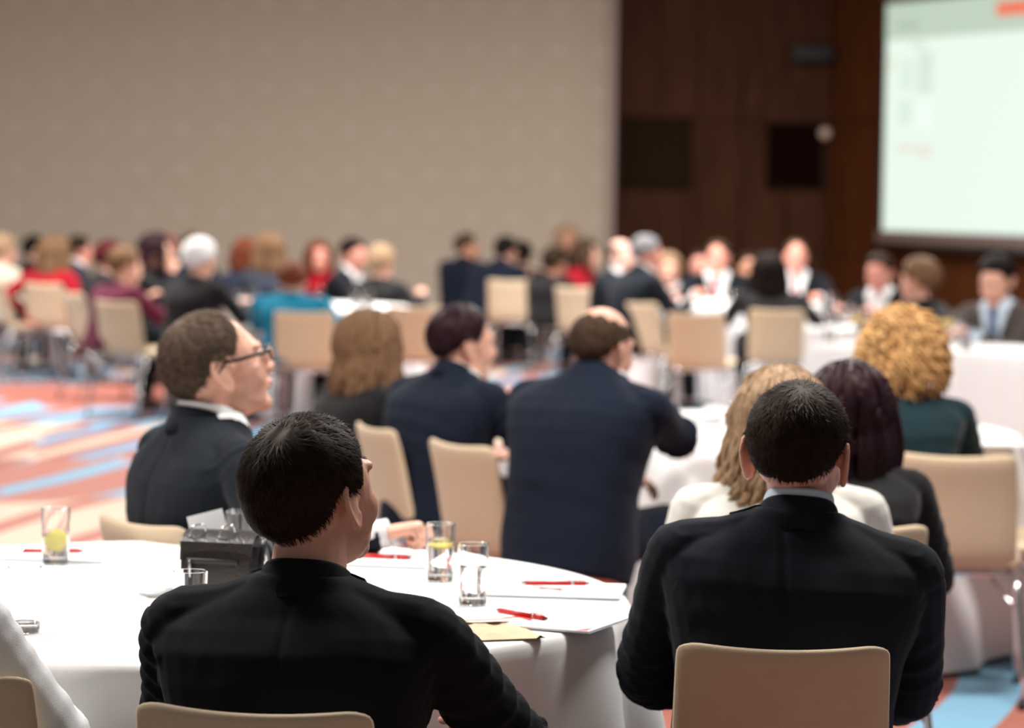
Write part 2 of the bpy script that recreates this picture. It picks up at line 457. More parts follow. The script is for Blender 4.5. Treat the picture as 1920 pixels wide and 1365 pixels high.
for (u0, v0, u1, v1, c) in ((0.16, 0.80, 0.25, 0.825, (206, 222, 208)), (0.10, 0.62, 0.17, 0.75, (214, 232, 218)), (0.20, 0.60, 0.30, 0.78, (210, 226, 212)),
                            (0.10, 0.47, 0.17, 0.57, (212, 230, 218)), (0.20, 0.44, 0.30, 0.57, (232, 244, 236)), (0.02, 0.70, 0.06, 0.77, (222, 230, 210)),
                            (0.09, 0.355, 0.185, 0.372, (232, 205, 196)), (0.20, 0.355, 0.30, 0.372, (236, 206, 198)),
                            (0.205, 0.325, 0.30, 0.340, (228, 214, 204))):
    scr_quad('text_block', u0, v0, u1, v1, 0.012, glow('slide_%d_%d_%d' % c, c, 1.0), img)
M_SCRFR = mat('screen_border', rgb((120, 100, 92)), 0.6)
scr_quad('border', -0.035, -0.065, 1.035, 0.0, 0.008, M_SCRFR, scr)
scr_quad('border', -0.02, 0.0, 0.0, 1.02, 0.008, mat('screen_black_edge', (0.02, 0.02, 0.02), 0.6), scr)
scr_quad('border', 1.0, 0.0, 1.03, 1.04, 0.008, M_SCRFR, scr)
scr_quad('border', -0.02, 1.0, 1.03, 1.04, 0.008, M_SCRFR, scr)
scr_quad('casing', -0.05, 1.04, 1.05, 1.12, 0.05, M_DARK, scr)
bt = MB(); bt.tube([SP(-0.04, -0.065, 0.01) - SL, SP(1.04, -0.065, 0.01) - SL], 0.03); bt.build('bottom_bar', M_DARK, scr)
for u in (0.2, 0.8):
    bt = MB(); bt.tube([SP(u, 1.08, 0.05) - SL, SP(u, 1.08, -0.17) - SL], 0.02); bt.build('bracket', M_DARK, scr)

# ------------------------------------------------------------------ chairs
def build_chair():
    """conference chair facing +y, origin on the floor"""
    parts = {}
    # one padded shell: a side profile (y, z) swept across the width; split into backrest and seat
    back = [(-0.168, 0.428), (-0.190, 0.455), (-0.202, 0.50), (-0.214, 0.56), (-0.228, 0.63), (-0.245, 0.70), (-0.262, 0.755), (-0.268, 0.775)]
    seat = [(-0.172, 0.432), (-0.13, 0.424), (-0.05, 0.428), (0.06, 0.440), (0.15, 0.446), (0.20, 0.440), (0.222, 0.424)]
    def shell(prof, width, th, is_back):
        prof = [Vector((0, y, z)) for y, z in prof]; N = len(prof)
        ncol = 15; rings = []
        v = []; f = []
        for i, p in enumerate(prof):
            t = (prof[min(i+1, N-1)] - prof[max(i-1, 0)]).normalized()
            nrm = Vector((0, -t.z, t.y)) if is_back else Vector((0, t.z, -t.y))
            w = width(i/(N-1))
            row = []
            for j in range(ncol):
                u = -1 + 2*j/(ncol-1)
                x = u*w/2
                curve = 0.030*u*u if is_back else 0.0
                lift = 0.012*u*u*(i/(N-1))**2 if is_back else (0.010*u*u)
                c = p + Vector((x, curve, lift))
                # round the outer corners of the last rows
                ed = min(1.0, (1 - abs(u))/0.12); rr = (1 - ed)**2
                if i >= N - 2: c = c - t*(0.014*rr*(1 if i == N-1 else 0.3))
                row.append((c, nrm))
            rings.append(row)
        # front, mid and back layers with rounded rim
        lay = [(-0.5, 0.94, 0.0), (0.5, 0.94, 0.0)]
        def idx(l, i, j): return l*N*ncol + i*ncol + j
        for l in (0, 1):
            s = (-1, 1)[l]
            for i in range(N):
                for j in range(ncol):
                    c, nrm = rings[i][j]
                    u = -1 + 2*j/(ncol-1)
                    e = 1.0 - 0.55*max(0, (abs(u) - 0.86)/0.14)**2
                    if i == N-1: e *= 0.5
                    v.append(c + nrm*(s*th/2*e))
        for i in range(N-1):
            for j in range(ncol-1):
                f.append((idx(0,i,j), idx(0,i+1,j), idx(0,i+1,j+1), idx(0,i,j+1)))
                f.append((idx(1,i,j), idx(1,i,j+1), idx(1,i+1,j+1), idx(1,i+1,j)))
        for i in range(N-1):
            f.append((idx(0,i,0), idx(1,i,0), idx(1,i+1,0), idx(0,i+1,0)))
            f.append((idx(0,i,ncol-1), idx(0,i+1,ncol-1), idx(1,i+1,ncol-1), idx(1,i,ncol-1)))
        for j in range(ncol-1):
            f.append((idx(0,0,j), idx(0,0,j+1), idx(1,0,j+1), idx(1,0,j)))
            f.append((idx(0,N-1,j), idx(1,N-1,j), idx(1,N-1,j+1), idx(0,N-1,j+1)))
        return v, f
    v, f = shell(back, lambda t: 0.40 - 0.022*t, 0.030, True)
    bo = mesh_obj('backrest', v, f, M_CHAIR)
    v, f = shell(seat, lambda t: 0.40 + 0.03*math.sin(PI*t), 0.036, False)
    so = mesh_obj('seat', v, f, M_CHAIR)
    for o in (bo, so):
        bv = o.modifiers.new('b', 'SUBSURF'); bv.levels = 1; bv.render_levels = 1
    fr = MB()
    for sx in (-1, 1):
        fr.tube([(sx*0.175, -0.15, 0.402), (sx*0.175, 0.17, 0.408)], 0.010)
    fr.tube([(-0.20, -0.165, 0.402), (0.20, -0.165, 0.402)], 0.010)
    fr.tube([(-0.175, 0.12, 0.405), (0.175, 0.12, 0.405)], 0.010)
    fo = fr.build('seat_frame', M_CHROME)
    legs = []
    for sx in (-1, 1):
        l = MB(); l.tube(catmull([(sx*0.175, -0.12, 0.400), (sx*0.195, -0.165, 0.385), (sx*0.205, -0.20, 0.33), (sx*0.225, -0.265, 0.015)], 3), 0.0105); legs.append(l.build('leg', M_CHROME))
        l = MB(); l.tube(catmull([(sx*0.175, 0.12, 0.402), (sx*0.195, 0.17, 0.385), (sx*0.20, 0.19, 0.33), (sx*0.215, 0.225, 0.015)], 3), 0.0105); legs.append(l.build('leg', M_CHROME))
    br = []
    for sx in (-1, 1):
        l = MB(); l.tube([(sx*0.208, -0.21, 0.29), (sx*0.10, 0.0, 0.40)], 0.006); br.append(l.build('brace', M_CHROME))
    feet = []
    for sx in (-1, 1):
        for y in (-0.268, 0.227):
            l = MB(); l.tube([(sx*0.22, y, 0.0), (sx*0.22, y, 0.03)], 0.014); feet.append(l.build('foot_cap', M_DARK))
    return [bo, so, fo] + legs + br + feet
CHAIR_PARTS = build_chair(); CHAIR_USED = [False]
def chair(x, y, turn, label, group='tan conference chairs'):
    t = empty('conference_chair', (x, y, 0), R(-turn)); tag(t, label, 'chair', group)
    for p in CHAIR_PARTS:
        c = p if not CHAIR_USED[0] else p.copy()
        if CHAIR_USED[0]: C.objects.link(c)
        c.parent = t
    CHAIR_USED[0] = True
    return t
def chair_px(px, d, turn, label):
    """px, d: column and depth of the middle of the chair back's top"""
    p = PX(px, d); a = R(turn)
    off = Vector((math.sin(a), math.cos(a)))*0.26
    return chair(p.x + off.x, p.y + off.y, turn, label)

# ------------------------------------------------------------------ tables
def skirt_noise(a, seeds, k):
    s = 0
    for (n, ph, am) in seeds: s += am*math.sin(n*a + ph)
    return s
def round_table(cx, cy, radius, label_t, label_c, seed, h=0.735):
    rnd = random.Random(seed)
    t = empty('banquet_table', (cx, cy, 0)); tag(t, label_t, 'table', 'round banquet tables')
    m1 = MB(); v, f = lathe([(0.001, h - 0.03), (radius - 0.02, h - 0.03), (radius - 0.01, h - 0.015), (radius - 0.02, h - 0.003), (0.001, h - 0.003)], 48); m1.add(v, f)
    m1.build('tabletop', mat('plywood', rgb((150, 115, 80)), 0.6, noise=0.15), t)
    for i in range(4):
        a = PI/4 + i*PI/2; l = MB(); l.tube([(math.cos(a)*radius*0.62, math.sin(a)*radius*0.62, 0), (math.cos(a)*radius*0.58, math.sin(a)*radius*0.58, h - 0.03)], 0.016); l.build('leg', M_WOODLEG, t)
    NA = 260
    seeds = [(rnd.choice((9, 11)), rnd.uniform(0, 6), 0.5), (rnd.choice((14, 17)), rnd.uniform(0, 6), 0.6), (23, rnd.uniform(0, 6), 0.35), (5, rnd.uniform(0, 6), 0.4)]
    rows = [(0.0, 0)]
    v = [(0, 0, h + 0.004)]; f = []
    prof = [(radius*0.3, h + 0.004, 0), (radius*0.6, h + 0.004, 0), (radius*0.85, h + 0.004, 0), (radius - 0.012, h + 0.003, 0), (radius - 0.003, h - 0.002, 0.02), (radius + 0.004, h - 0.012, 0.06),
            (radius + 0.008, h - 0.03, 0.14), (radius + 0.012, h - 0.07, 0.30), (radius + 0.018, h - 0.13, 0.5), (radius + 0.026, h - 0.22, 0.72), (radius + 0.036, h - 0.34, 0.9),
            (radius + 0.048, h - 0.48, 1.0), (radius + 0.056, h - 0.60, 1.05), (radius + 0.062, 0.02, 1.1)]
    for (r, z, k_) in prof:
        for j in range(NA):
            a = 2*PI*j/NA
            s = skirt_noise(a + 0.08*k_*math.sin(3*a + seed), seeds, k_)
            sh = math.copysign(abs(s)**0.75, s)
            rr = r + k_*0.050*(sh - 0.1 + 0.5*abs(sh))
            v.append((rr*math.cos(a), rr*math.sin(a), z))
    for j in range(NA): f.append((0, 1 + j, 1 + (j+1) % NA))
    for i in range(len(prof) - 1):
        for j in range(NA):
            k_ = (j+1) % NA
            f.append((1 + i*NA + j, 1 + (i+1)*NA + j, 1 + (i+1)*NA + k_, 1 + i*NA + k_))
    o = mesh_obj('tablecloth', v, f, M_CLOTH); o.location = (cx, cy, 0)
    tag(o, label_c, 'tablecloth', 'white tablecloths')
    return h + 0.006
def long_table(pa, pb, depth, label_t, label_c, seed, h=0.735):
    """near edge from pa to pb, reaching back by depth"""
    rnd = random.Random(seed)
    pa = Vector((pa.x, pa.y, 0)); pb = Vector((pb.x, pb.y, 0))
    ex = (pb - pa).normalized(); ey = Vector((-ex.y, ex.x, 0)); W = (pb - pa).length
    ctr = pa + ex*(W/2) + ey*(depth/2)
    rz = math.atan2(ex.y, ex.x)
    t = empty('banquet_table', ctr, rz); tag(t, label_t, 'table')
    m1 = MB(); m1.box((0, 0, h - 0.017), (W - 0.02, depth - 0.02, 0.028)); m1.build('tabletop', mat('plywood', rgb((150, 115, 80)), 0.6), t, smooth=False)
    for sx in (-1, 1):
        for sy in (-1, 1):
            l = MB(); l.tube([(sx*(W/2 - 0.15), sy*(depth/2 - 0.12), 0), (sx*(W/2 - 0.15), sy*(depth/2 - 0.12), h - 0.03)], 0.016); l.build('leg', M_WOODLEG, t)
    # cloth outline: points round the rectangle
    per = []
    n1, n2 = 110, 44
    for j in range(n1): per.append((-W/2 + W*j/n1, -depth/2, 0, -1))
    for j in range(n2): per.append((W/2, -depth/2 + depth*j/n2, 1, 0))
    for j in range(n1): per.append((W/2 - W*j/n1, depth/2, 0, 1))
    for j in range(n2): per.append((-W/2, depth/2 - depth*j/n2, -1, 0))
    NA = len(per)
    ph = [rnd.uniform(0, 6) for _ in range(4)]
    prof = [(-0.03, h + 0.004, 0), (-0.004, h + 0.002, 0), (0.005, h - 0.01, 0.1), (0.010, h - 0.05, 0.3), (0.015, h - 0.15, 0.6), (0.02, h - 0.3, 0.9), (0.03, h - 0.5, 1), (0.035, 0.02, 1.1)]
    v = []; f = []
    for (o_, z, k_) in prof:
        for j, (x, y, nx_, ny_) in enumerate(per):
            s = 0.5*math.sin(j*0.42 + ph[0]) + 0.5*math.sin(j*0.23 + ph[1]) + 0.3*math.sin(j*0.71 + ph[2])
            e = o_ + k_*0.018*(s + 0.2)
            v.append((x + nx_*e + (0 if nx_ else (x/(W/2))*o_*0), y + ny_*e, z))
    for i in range(len(prof) - 1):
        for j in range(NA):
            k2 = (j+1) % NA
            f.append((i*NA + j, (i+1)*NA + j, (i+1)*NA + k2, i*NA + k2))
    f.append(tuple(range(NA)))
    o = mesh_obj('tablecloth', v, f, M_CLOTH); o.location = ctr; o.rotation_euler = (0, 0, rz)
    tag(o, label_c, 'tablecloth', 'white tablecloths')
    return h + 0.006

# ------------------------------------------------------------------ people
SKINS = {'fair': rgb((214, 162, 140)), 'pink': rgb((208, 142, 124)), 'tan': rgb((190, 136, 110)), 'pale': rgb((220, 176, 160))}
def arc(p, n=0): return p
def ik(S, T, l1, l2, pole):
    d = T - S; L = d.length
    if L > (l1 + l2)*0.985:
        T = S + d*((l1 + l2)*0.985/L); d = T - S; L = d.length
    L = max(L, abs(l1 - l2) + 0.02)
    u = d.normalized()
    a = (l1*l1 - l2*l2 + L*L)/(2*L)
    hgt = math.sqrt(max(l1*l1 - a*a, 0))
    pv = (pole - u*pole.dot(u)).normalized()
    return S + u*a + pv*hgt, T
HAIR_LIMITS = {   # azimuth from the front (degrees) -> polar angle of the hair line from the crown
    'short':   [(0, 54), (30, 56), (46, 66), (58, 86), (72, 98), (82, 92), (100, 88), (112, 102), (125, 116), (150, 124), (180, 127)],
    'receding':[(0, 34), (20, 36), (35, 52), (48, 66), (62, 84), (80, 85), (100, 88), (112, 104), (125, 118), (150, 126), (180, 129)],
    'bald':    [(0, 50), (40, 56), (55, 66), (62, 84), (80, 85), (100, 88), (112, 104), (125, 122), (150, 130), (180, 132)],
    'long':    [(0, 50), (30, 54), (50, 76), (65, 98), (90, 112), (120, 124), (180, 132)],
}
def interp(tab, x):
    x = abs(x)
    for (a, b), (c, d) in zip(tab, tab[1:]):
        if x <= c: return b + (d - b)*(x - a)/(c - a)
    return tab[-1][1]
def person(label, px, py, d, turn=0, lean=6, side=0, head=(0, 0, 0), hs=1.0, w=1.0, depth=1.0, sex='m', skin_key='fair',
           top=None, kind='jacket', shirt=None, tie=None, bottom=None, hair='short', hair_mat=None, hair_t=0.012, hair_len=0.0, wave=0.0,
           locks=0, strands=0, hands=(None, None), curl=0.6, voxel=0.011, glasses=False, kyph=0.03, legs=True, collar=True,
           shoulder_dx=0.0, fold=1.0, knees=0.0, neck=1.0, elbow_out=0.55, group='seated audience', face=True, hipdx=0.0, lockw=0.009, jaw=1.0, lapel=True, neck_up=0.105, shirt_low=0.0):
    W = P(px, py, d)
    HIP = 0.50
    ca, sa = math.cos(R(lean)), math.sin(R(lean))
    hr = Matrix.Rotation(R(-head[0]), 3, 'Z') @ Matrix.Rotation(R(head[1]), 3, 'X') @ Matrix.Rotation(R(head[2]), 3, 'Y')
    topv = hr @ Vector((0, -0.012, 0.118 + hair_t*0.8))*hs
    neckv = Vector((0, 0.030 + 0.05*sa, neck_up))*hs
    L = (W.z - HIP - neckv.z - topv.z)/ca
    L = max(0.30, min(0.60, L))
    sd = math.sin(R(side))
    up = Vector((sd, sa, ca)).normalized()
    yv = Vector((1, 0, 0)).cross(up) * -1
    yv = Vector((0, ca, -sa))
    xv = Vector((1, 0, -sd)).normalized()
    def sp(t):
        k = kyph*math.sin(PI*max(0, min(1, t)))
        return Vector((0, 0, HIP)) + up*(t*L) - yv*k
    NB = sp(1.0)
    HC = NB + neckv + Vector((0, 0, 0))
    Htop = HC + topv
    Rz = Matrix.Rotation(R(-turn), 3, 'Z')
    o2 = Rz @ Htop
    root = Vector((W.x - o2.x, W.y - o2.y, 0))
    inv = Rz.transposed()
    def to_local(p): return inv @ (p - root)
    def H(p): return HC + hr @ (Vector(p)*hs)
    fem = sex == 'f'
    sw = w*(0.86 if fem else 1.0)
    # ---- torso profile
    prof = [(-0.20, .185, .150), (-0.04, .196, .152), (.12, .192, .142), (.30, .190, .136), (.48, .202, .136), (.62, .220, .134), (.74, .234, .126), (.82, .234, .108), (.875, .205, .094), (.93, .150, .086), (.98, .105, .078), (1.03, .076, .072)]
    if fem: prof = [(-0.20, .185, .150), (-0.04, .200, .152), (.12, .178, .138), (.30, .160, .122), (.48, .172, .130), (.62, .196, .145), (.74, .212, .128), (.82, .212, .104), (.875, .182, .090), (.93, .130, .080), (.98, .090, .070), (1.03, .068, .064)]
    def torso(mbx, shrink):
        rings = []
        for (t, rx, ry) in prof:
            c = sp(t); n = 30; ring = []
            for j in range(n):
                a = 2*PI*j/n; cs, sn = math.cos(a), math.sin(a)
                e = 2/2.5
                x = math.copysign(abs(cs)**e, cs)*(rx*sw - shrink); y = math.copysign(abs(sn)**e, sn)*(ry*depth*(0.95 if fem else 1) - shrink)
                ring.append(c + xv*x + yv*y)
            rings.append(ring)
        mbx.add(*loft(rings))
    # ---- arms
    SJ = [sp(0.825) + xv*(s*0.202*sw) for s in (-1, 1)]
    arms = []
    l1, l2 = 0.285*(0.93 if fem else 1), 0.25*(0.93 if fem else 1)
    for i, s in enumerate((-1, 1)):
        T = hands[i]
        if T is None: T = Vector((s*0.13, 0.30, 0.585))
        elif T == 'table': T = Vector((s*0.16, 0.42, 0.775))
        elif T == 'side': T = Vector((s*0.27, 0.10, 0.56))
        elif T == 'cross': T = Vector((-s*0.02, 0.24, 0.66))
        elif isinstance(T, tuple) and T[0] == 'px': T = to_local(P(T[1], T[2], T[3]))
        elif isinstance(T, tuple) and T[0] == 'head': T = H(T[1])
        else: T = Vector(T)
        E, T = ik(SJ[i], T, l1, l2, Vector((s*elbow_out, -0.35, -0.75)))
        arms.append((SJ[i], E, T))
    def arm(mbx, i, shrink, wrist_cut):
        S, E, T = arms[i]; a = 0.86 if fem else 1.0
        pts = catmull([S, S.lerp(E, .5), E, E.lerp(T, .5), E.lerp(T, wrist_cut)], 3)
        rr = [.061, .062, .061, .060, .058, .056, .055, .054, .052, .049, .046, .042, .038]
        rad = [max(.018, r*a*(0.5 + 0.5*w) - shrink) for r in rr]
        mbx.add(*sweep(pts, rad, 14, roundcap=True))
    def shoulders(mbx, shrink):
        for i, s in enumerate((-1, 1)):
            a = sp(0.955) + xv*(s*0.055) - yv*0.004; b = SJ[i] + up*0.010 - xv*(s*0.010)
            q = (.050 if not fem else .042) - shrink*0.7; q2 = (.056 if not fem else .047) - shrink*0.7
            mbx.add(*sweep([a, a.lerp(b, .5) - up*0.004, b], [(q, q*0.8), (q*1.02, q*.9), (q2, q2)], 12, roundcap=True))
    # ---- body: one continuous mesh
    b = MB()
    torso(b, 0.022); shoulders(b, 0.014)
    nr = 0.057*neck*(0.82 if fem else 1)
    b.add(*sweep([sp(0.93), NB, NB.lerp(HC, .45) + Vector((0, 0.004, 0)), H((0, -0.012, -0.02))], [(nr*1.35, nr*1.1), (nr*1.08, nr*1.02), (nr, nr*1.02), (nr*1.02, nr*1.05)], 16))
    for i, s in enumerate((-1, 1)):
        arm(b, i, 0.014, 1.0)
        S, E, T = arms[i]
        f_ = (T - E).normalized()
        down = Vector((0, 0, -1)); pn = (down - f_*down.dot(f_)).normalized()
        sdv = f_.cross(pn)*1.0
        inn = sdv if sdv.x*s < 0 else -sdv          # towards the thumb
        kn = T + f_*0.085
        b.add(*sweep([T - f_*0.02, T + f_*0.02, T + f_*0.055, kn], [(.026, .020), (.034, .018), (.041, .016), (.038, .013)], 12, ref=pn, roundcap=True))
        for q in range(4):
            off = inn*(0.028 - 0.0187*q); ln = (0.070, 0.078, 0.072, 0.056)[q]
            p0 = T + f_*0.075 + off; cu = curl*(0.9 + 0.08*q)
            d1 = (f_*math.cos(cu*0.9) + pn*math.sin(cu*0.9)); d2 = (f_*math.cos(cu*2.1) + pn*math.sin(cu*2.1)); d3 = (f_*math.cos(cu*2.9) + pn*math.sin(cu*2.9))
            p1 = p0 + d1*ln*0.5; p2 = p1 + d2*ln*0.3; p3 = p2 + d3*ln*0.24
            b.add(*sweep([p0, p1, p2, p3], [.0092, .0085, .008, .0068], 8, roundcap=True))
        th0 = T + f_*0.03 + inn*0.028; th1 = th0 + (inn*0.6 + f_*0.8).normalized()*0.036 + pn*0.006; th2 = th1 + (f_ + inn*0.1).normalized()*0.03 + pn*0.008
        b.add(*sweep([th0, th1, th2], [.0125, .0105, .0085], 8, roundcap=True))
    KN = []
    for s in (-1, 1):
        hp = Vector((s*0.085, 0.02, 0.505)); kn = Vector((s*(0.11 + knees), 0.44, 0.515)); an = Vector((s*(0.12 + knees), 0.42 + 0.03*s, 0.09))
        KN.append((hp, kn, an))
        if legs:
            b.add(*sweep(catmull([hp, hp.lerp(kn, .5), kn, kn.lerp(an, .35), an], 3), [.068]*3 + [.064, .060, .055, .050, .046, .045, .044, .040, .034, .030], 12, roundcap=True))
            b.add(*sweep([an + Vector((0, -0.04, -0.04)), an + Vector((0, 0.06, -0.045)), an + Vector((0, 0.16, -0.055))], [(.028, .03), (.032, .028), (.028, .018)], 10, roundcap=True))
    # head
    def E_(c, r, rot=None):
        b.add(*ellipsoid(H(c), tuple(q*hs for q in r), hr if rot is None else hr @ rot, 18, 12))
    E_((0, -0.014, 0.033), (.0765, .098, .085))
    E_((0, -0.03, 0.012), (.071, .080, .070))
    E_((0, 0.036, 0.005), (.066, .062, .075))
    E_((0, 0.042, -0.035), (.058*jaw, .054, .070))
    E_((0, 0.030, -0.070), (.054*jaw, .056, .042))
    E_((0, 0.074, -0.098), (.022, .020, .019))
    for s in (-1, 1):
        E_((s*0.036*jaw, 0.058, -0.030), (.026, .030, .034))
        E_((s*0.030, 0.082, 0.026), (.024, .016, .011))
        E_((s*0.010, 0.104, -0.030), (.009, .011, .008))
    E_((0, 0.088, -0.058), (.024, .014, .017))
    b.add(*sweep([H((0, 0.086, 0.020)), H((0, 0.100, 0.0)), H((0, 0.114, -0.026)), H((0, 0.100, -0.036))], [.009*hs, .009*hs, .0105*hs, .008*hs], 10, roundcap=True))
    b.add(*sweep([H((-0.018, 0.094, -0.059)), H((0, 0.101, -0.057)), H((0.018, 0.094, -0.059))], [.005*hs, .0065*hs, .005*hs], 8, roundcap=True))
    for s in (-1, 1):
        loop = [(0.015, 0.004), (0.016, 0.026), (0.003, 0.039), (-0.015, 0.037), (-0.027, 0.022), (-0.027, 0.002), (-0.018, -0.017), (-0.007, -0.033), (0.005, -0.032), (0.009, -0.016)]
        pts = [H((s*(0.074 + 0.32*(0.014 - y)), y - 0.006, z - 0.006)) for y, z in loop]
        b.add(*sweep(catmull(pts, 2), 0.0052*hs, 8, roundcap=True))
        b.add(*ellipsoid(H((s*0.0785, -0.011, 0.000)), (0.0065*hs, 0.019*hs, 0.031*hs), hr @ Matrix.Rotation(R(s*18), 3, 'Z'), 12, 8))
        b.add(*ellipsoid(H((s*0.0775, -0.008, -0.032)), (0.005*hs, 0.008*hs, 0.010*hs), hr, 10, 6))
    me, co, no = remesh(b, voxel, 2 if voxel < .007 else 1)
    # eye sockets
    for s in (-1, 1):
        e = np.array(H((s*0.031, 0.088, 0.010)))
        g = np.exp(-((co - e)**2).sum(1)/(2*(0.012*hs)**2))
        co -= np.outer(g, np.array(hr @ Vector((0, 0.010, 0))))
    body = finish(me, co, 'person', skin(SKINS[skin_key], skin_key))
    body.location = root; body.rotation_euler = (0, 0, R(-turn))
    tag(body, label, 'person', group)
    # ---- eyes, brows, lips
    if face:
        for s in (-1, 1):
            e = MB(); e.add(*ellipsoid(H((s*0.031, 0.0745, 0.010)), (.0125*hs, .012*hs, .0115*hs), hr, 12, 8)); eo = e.build('eye', mat('eye_white', (.75, .72, .70), .25), body)
            e = MB(); e.add(*ellipsoid(H((s*0.0312, 0.0835, 0.010)), (.0058*hs, .0035*hs, .0058*hs), hr, 10, 6)); e.build('iris', mat('iris', (.03, .02, .015), .2), eo)
            e = MB(); e.add(*sweep([H((s*0.014, 0.0965, 0.027)), H((s*0.030, 0.0955, 0.034)), H((s*0.048, 0.083, 0.028))], [.0030*hs, .0038*hs, .0022*hs], 6)); e.build('eyebrow', hair_mat, body)
        e = MB(); e.add(*sweep([H((-0.020, 0.0955, -0.0585)), H((0, 0.1035, -0.0575)), H((0.020, 0.0955, -0.0585))], [.0028*hs, .0052*hs, .0028*hs], 8, roundcap=True)); e.build('lips', mat('lips', rgb((190, 110, 100)), .45), body)
    # ---- upper garment
    g = MB()
    torso(g, 0.0); shoulders(g, 0.0)
    cut = 0.93 if kind == 'jacket' else 0.96
    for i in range(2): arm(g, i, 0.0, cut)
    mg, cg, ng = remesh(g, max(voxel, 0.006), 3)
    # folds on the sleeves and back
    A = 0.0105*fold if kind == 'jacket' else 0.004*fold
    disp = 0.0042*fold*wob(cg, 17, px*0.01) + 0.0017*fold*wob(cg, 48, px*0.013)
    for i, s in enumerate((-1, 1)):
        S, E, T = arms[i]
        for (a, c, seg) in ((S, E, 0), (E, T, 1)):
            a = np.array(a); c = np.array(c); dd = c - a; ln = np.linalg.norm(dd); u = dd/ln
            rel = cg - a; t = rel @ u/ln
            rad = np.linalg.norm(rel - np.outer(t*ln, u), axis=1)
            on = (t > -0.05) & (t < 1.05) & (rad < 0.095)
            ph = t*ln/0.050*2*PI + 5.0*wob(cg, 13, s + px*.01) + (rel[:, 1])*30
            amp_ = np.clip(0.45 + 0.9*wob(cg, 17, 3 + s + py*.01), 0, 1)
            wgt = (np.exp(-((t - 1.0)/0.38)**2)*0.8 + 0.45) if seg == 0 else (np.exp(-(t/0.35)**2)*1.15 + 0.30)
            wv = np.sin(ph); wv = np.where(wv > 0, wv**1.5 if False else np.abs(wv)**0.8, -np.abs(wv)*0.6)
            disp += np.where(on, A*wgt*wv*amp_, 0)
            if seg == 0 and kind == 'jacket':
                disp += np.where(on, -0.0030*np.exp(-((t - 0.03)/0.03)**2), 0)
    # drag folds across the back
    z = (cg - np.array(sp(0))) @ np.array(up)/L
    x_ = np.abs(cg[:, 0])
    onb = (x_ < 0.16*sw) & (z > 0.1) & (z < 0.9)
    disp += np.where(onb, 0.0032*fold*np.clip(0.2 + wob(cg, 11, 5 + px*.01), 0, 1)*np.sin(z*L/0.07*2*PI + 5.0*wob(cg, 7, 2 + px*.01) + 6*cg[:, 0])*np.exp(-((z - 0.45)/0.28)**2), 0)
    if kind == 'jacket':   # centre back seam
        back = ((cg - np.array(sp(0.5))) @ np.array(yv)) < 0
        disp += np.where(back & (z < 0.97), -0.0022*np.exp(-(cg[:, 0]/0.006)**2), 0)
    cg = cg + ng*disp[:, None]
    gname = {'jacket': 'suit_jacket', 'sweater': 'sweater', 'top': 'top', 'shirt': 'shirt'}[kind]
    go = finish(mg, cg, gname, top, body)
    # shirt front and tie taken from the jacket's own front
    def front_patch(name, material, half, z0, z1, lift):
        ty = (cg - np.array(sp(0.5))) @ np.array(yv)
        tz = (cg - np.array(sp(0))) @ np.array(up)/L
        wdt = half(tz)
        ok = (ty > 0.02) & (np.abs(cg[:, 0]) < wdt) & (tz > z0) & (tz < z1)
        fs = np.empty(len(mg.loops), np.int32); mg.loops.foreach_get('vertex_index', fs)
        if len(fs) % 4: return None
        fs = fs.reshape(-1, 4)
        fs = fs[ok[fs].all(1)]
        if not len(fs): return None
        used, invx = np.unique(fs, return_inverse=True)
        return mesh_obj(name, cg[used] + ng[used]*lift, invx.reshape(-1, 4), material, go)
    if shirt is not None and kind == 'jacket' and lapel:
        front_patch('shirt_front', shirt, lambda t: 0.012 + 0.085*np.clip((t - 0.35)/0.6, 0, 1), 0.35, 1.05, 0.004)
        if tie is not None:
            front_patch('tie', tie, lambda t: 0.030 + 0.0*t, 0.30, 1.0, 0.009)
    # ---- collars
    def collar_band(name, material, r_in, r_out, z0b, z1b, th, drop, open_deg, flare, parent):
        n = 40; rings = []
        for j in range(n + 1):
            a = R(open_deg/2 + (360 - open_deg)*j/n)      # 0 = front
            cs, sn = math.cos(a), math.sin(a)
            fr_ = (1 + cs)/2
            dz = -drop*fr_**1.5
            def pt(r, z, fl=0):
                return NB + xv*(sn*(r + fl)) + yv*(cs*(r + fl)*0.98 + 0.008 + 0.012*fr_) + up*(z + dz)
            rings.append([pt(r_in, z0b), pt(r_in*0.985, (z0b + z1b)/2), pt(r_in*0.97, z1b - 0.003), pt(r_in*0.97 + th*0.5, z1b + 0.001), pt(r_in*0.97 + th, z1b - 0.004), pt(r_in + th, (z0b*0.4 + z1b*0.6), flare*0.35*(1 - fr_)), pt(r_out + th, z0b - 0.045*math.sqrt(fr_) + 0.006, flare*(1 - fr_)**0.7)])
        return mesh_obj(name, *loft(rings), material, parent)
    nk = nr
    if kind == 'jacket' and collar:
        if shirt is not None:
            collar_band('shirt_collar', shirt, nk*1.10, nk*1.12, 0.0, 0.055 - shirt_low, 0.004, 0.050, 24, 0.004, body)
        collar_band('jacket_collar', top, nk*1.20, nk*1.26, -0.022, 0.041, 0.007, 0.075, 50, 0.020, go)
    elif kind == 'shirt' and collar:
        collar_band('collar', top, nk*1.10, nk*1.12, 0.0, 0.050, 0.004, 0.045, 30, 0.008, go)
    elif collar:
        collar_band('neckband', top, nk*1.14, nk*1.2, -0.020, 0.016, 0.006, 0.045, 6, 0.006, go)
    # cuffs
    if shirt is not None and kind == 'jacket':
        for i in range(2):
            S, E, T = arms[i]; c = MB(); c.add(*sweep([E.lerp(T, .88), E.lerp(T, 1.07)], [.034, .0335], 14)); c.build('shirt_cuff', shirt, body)
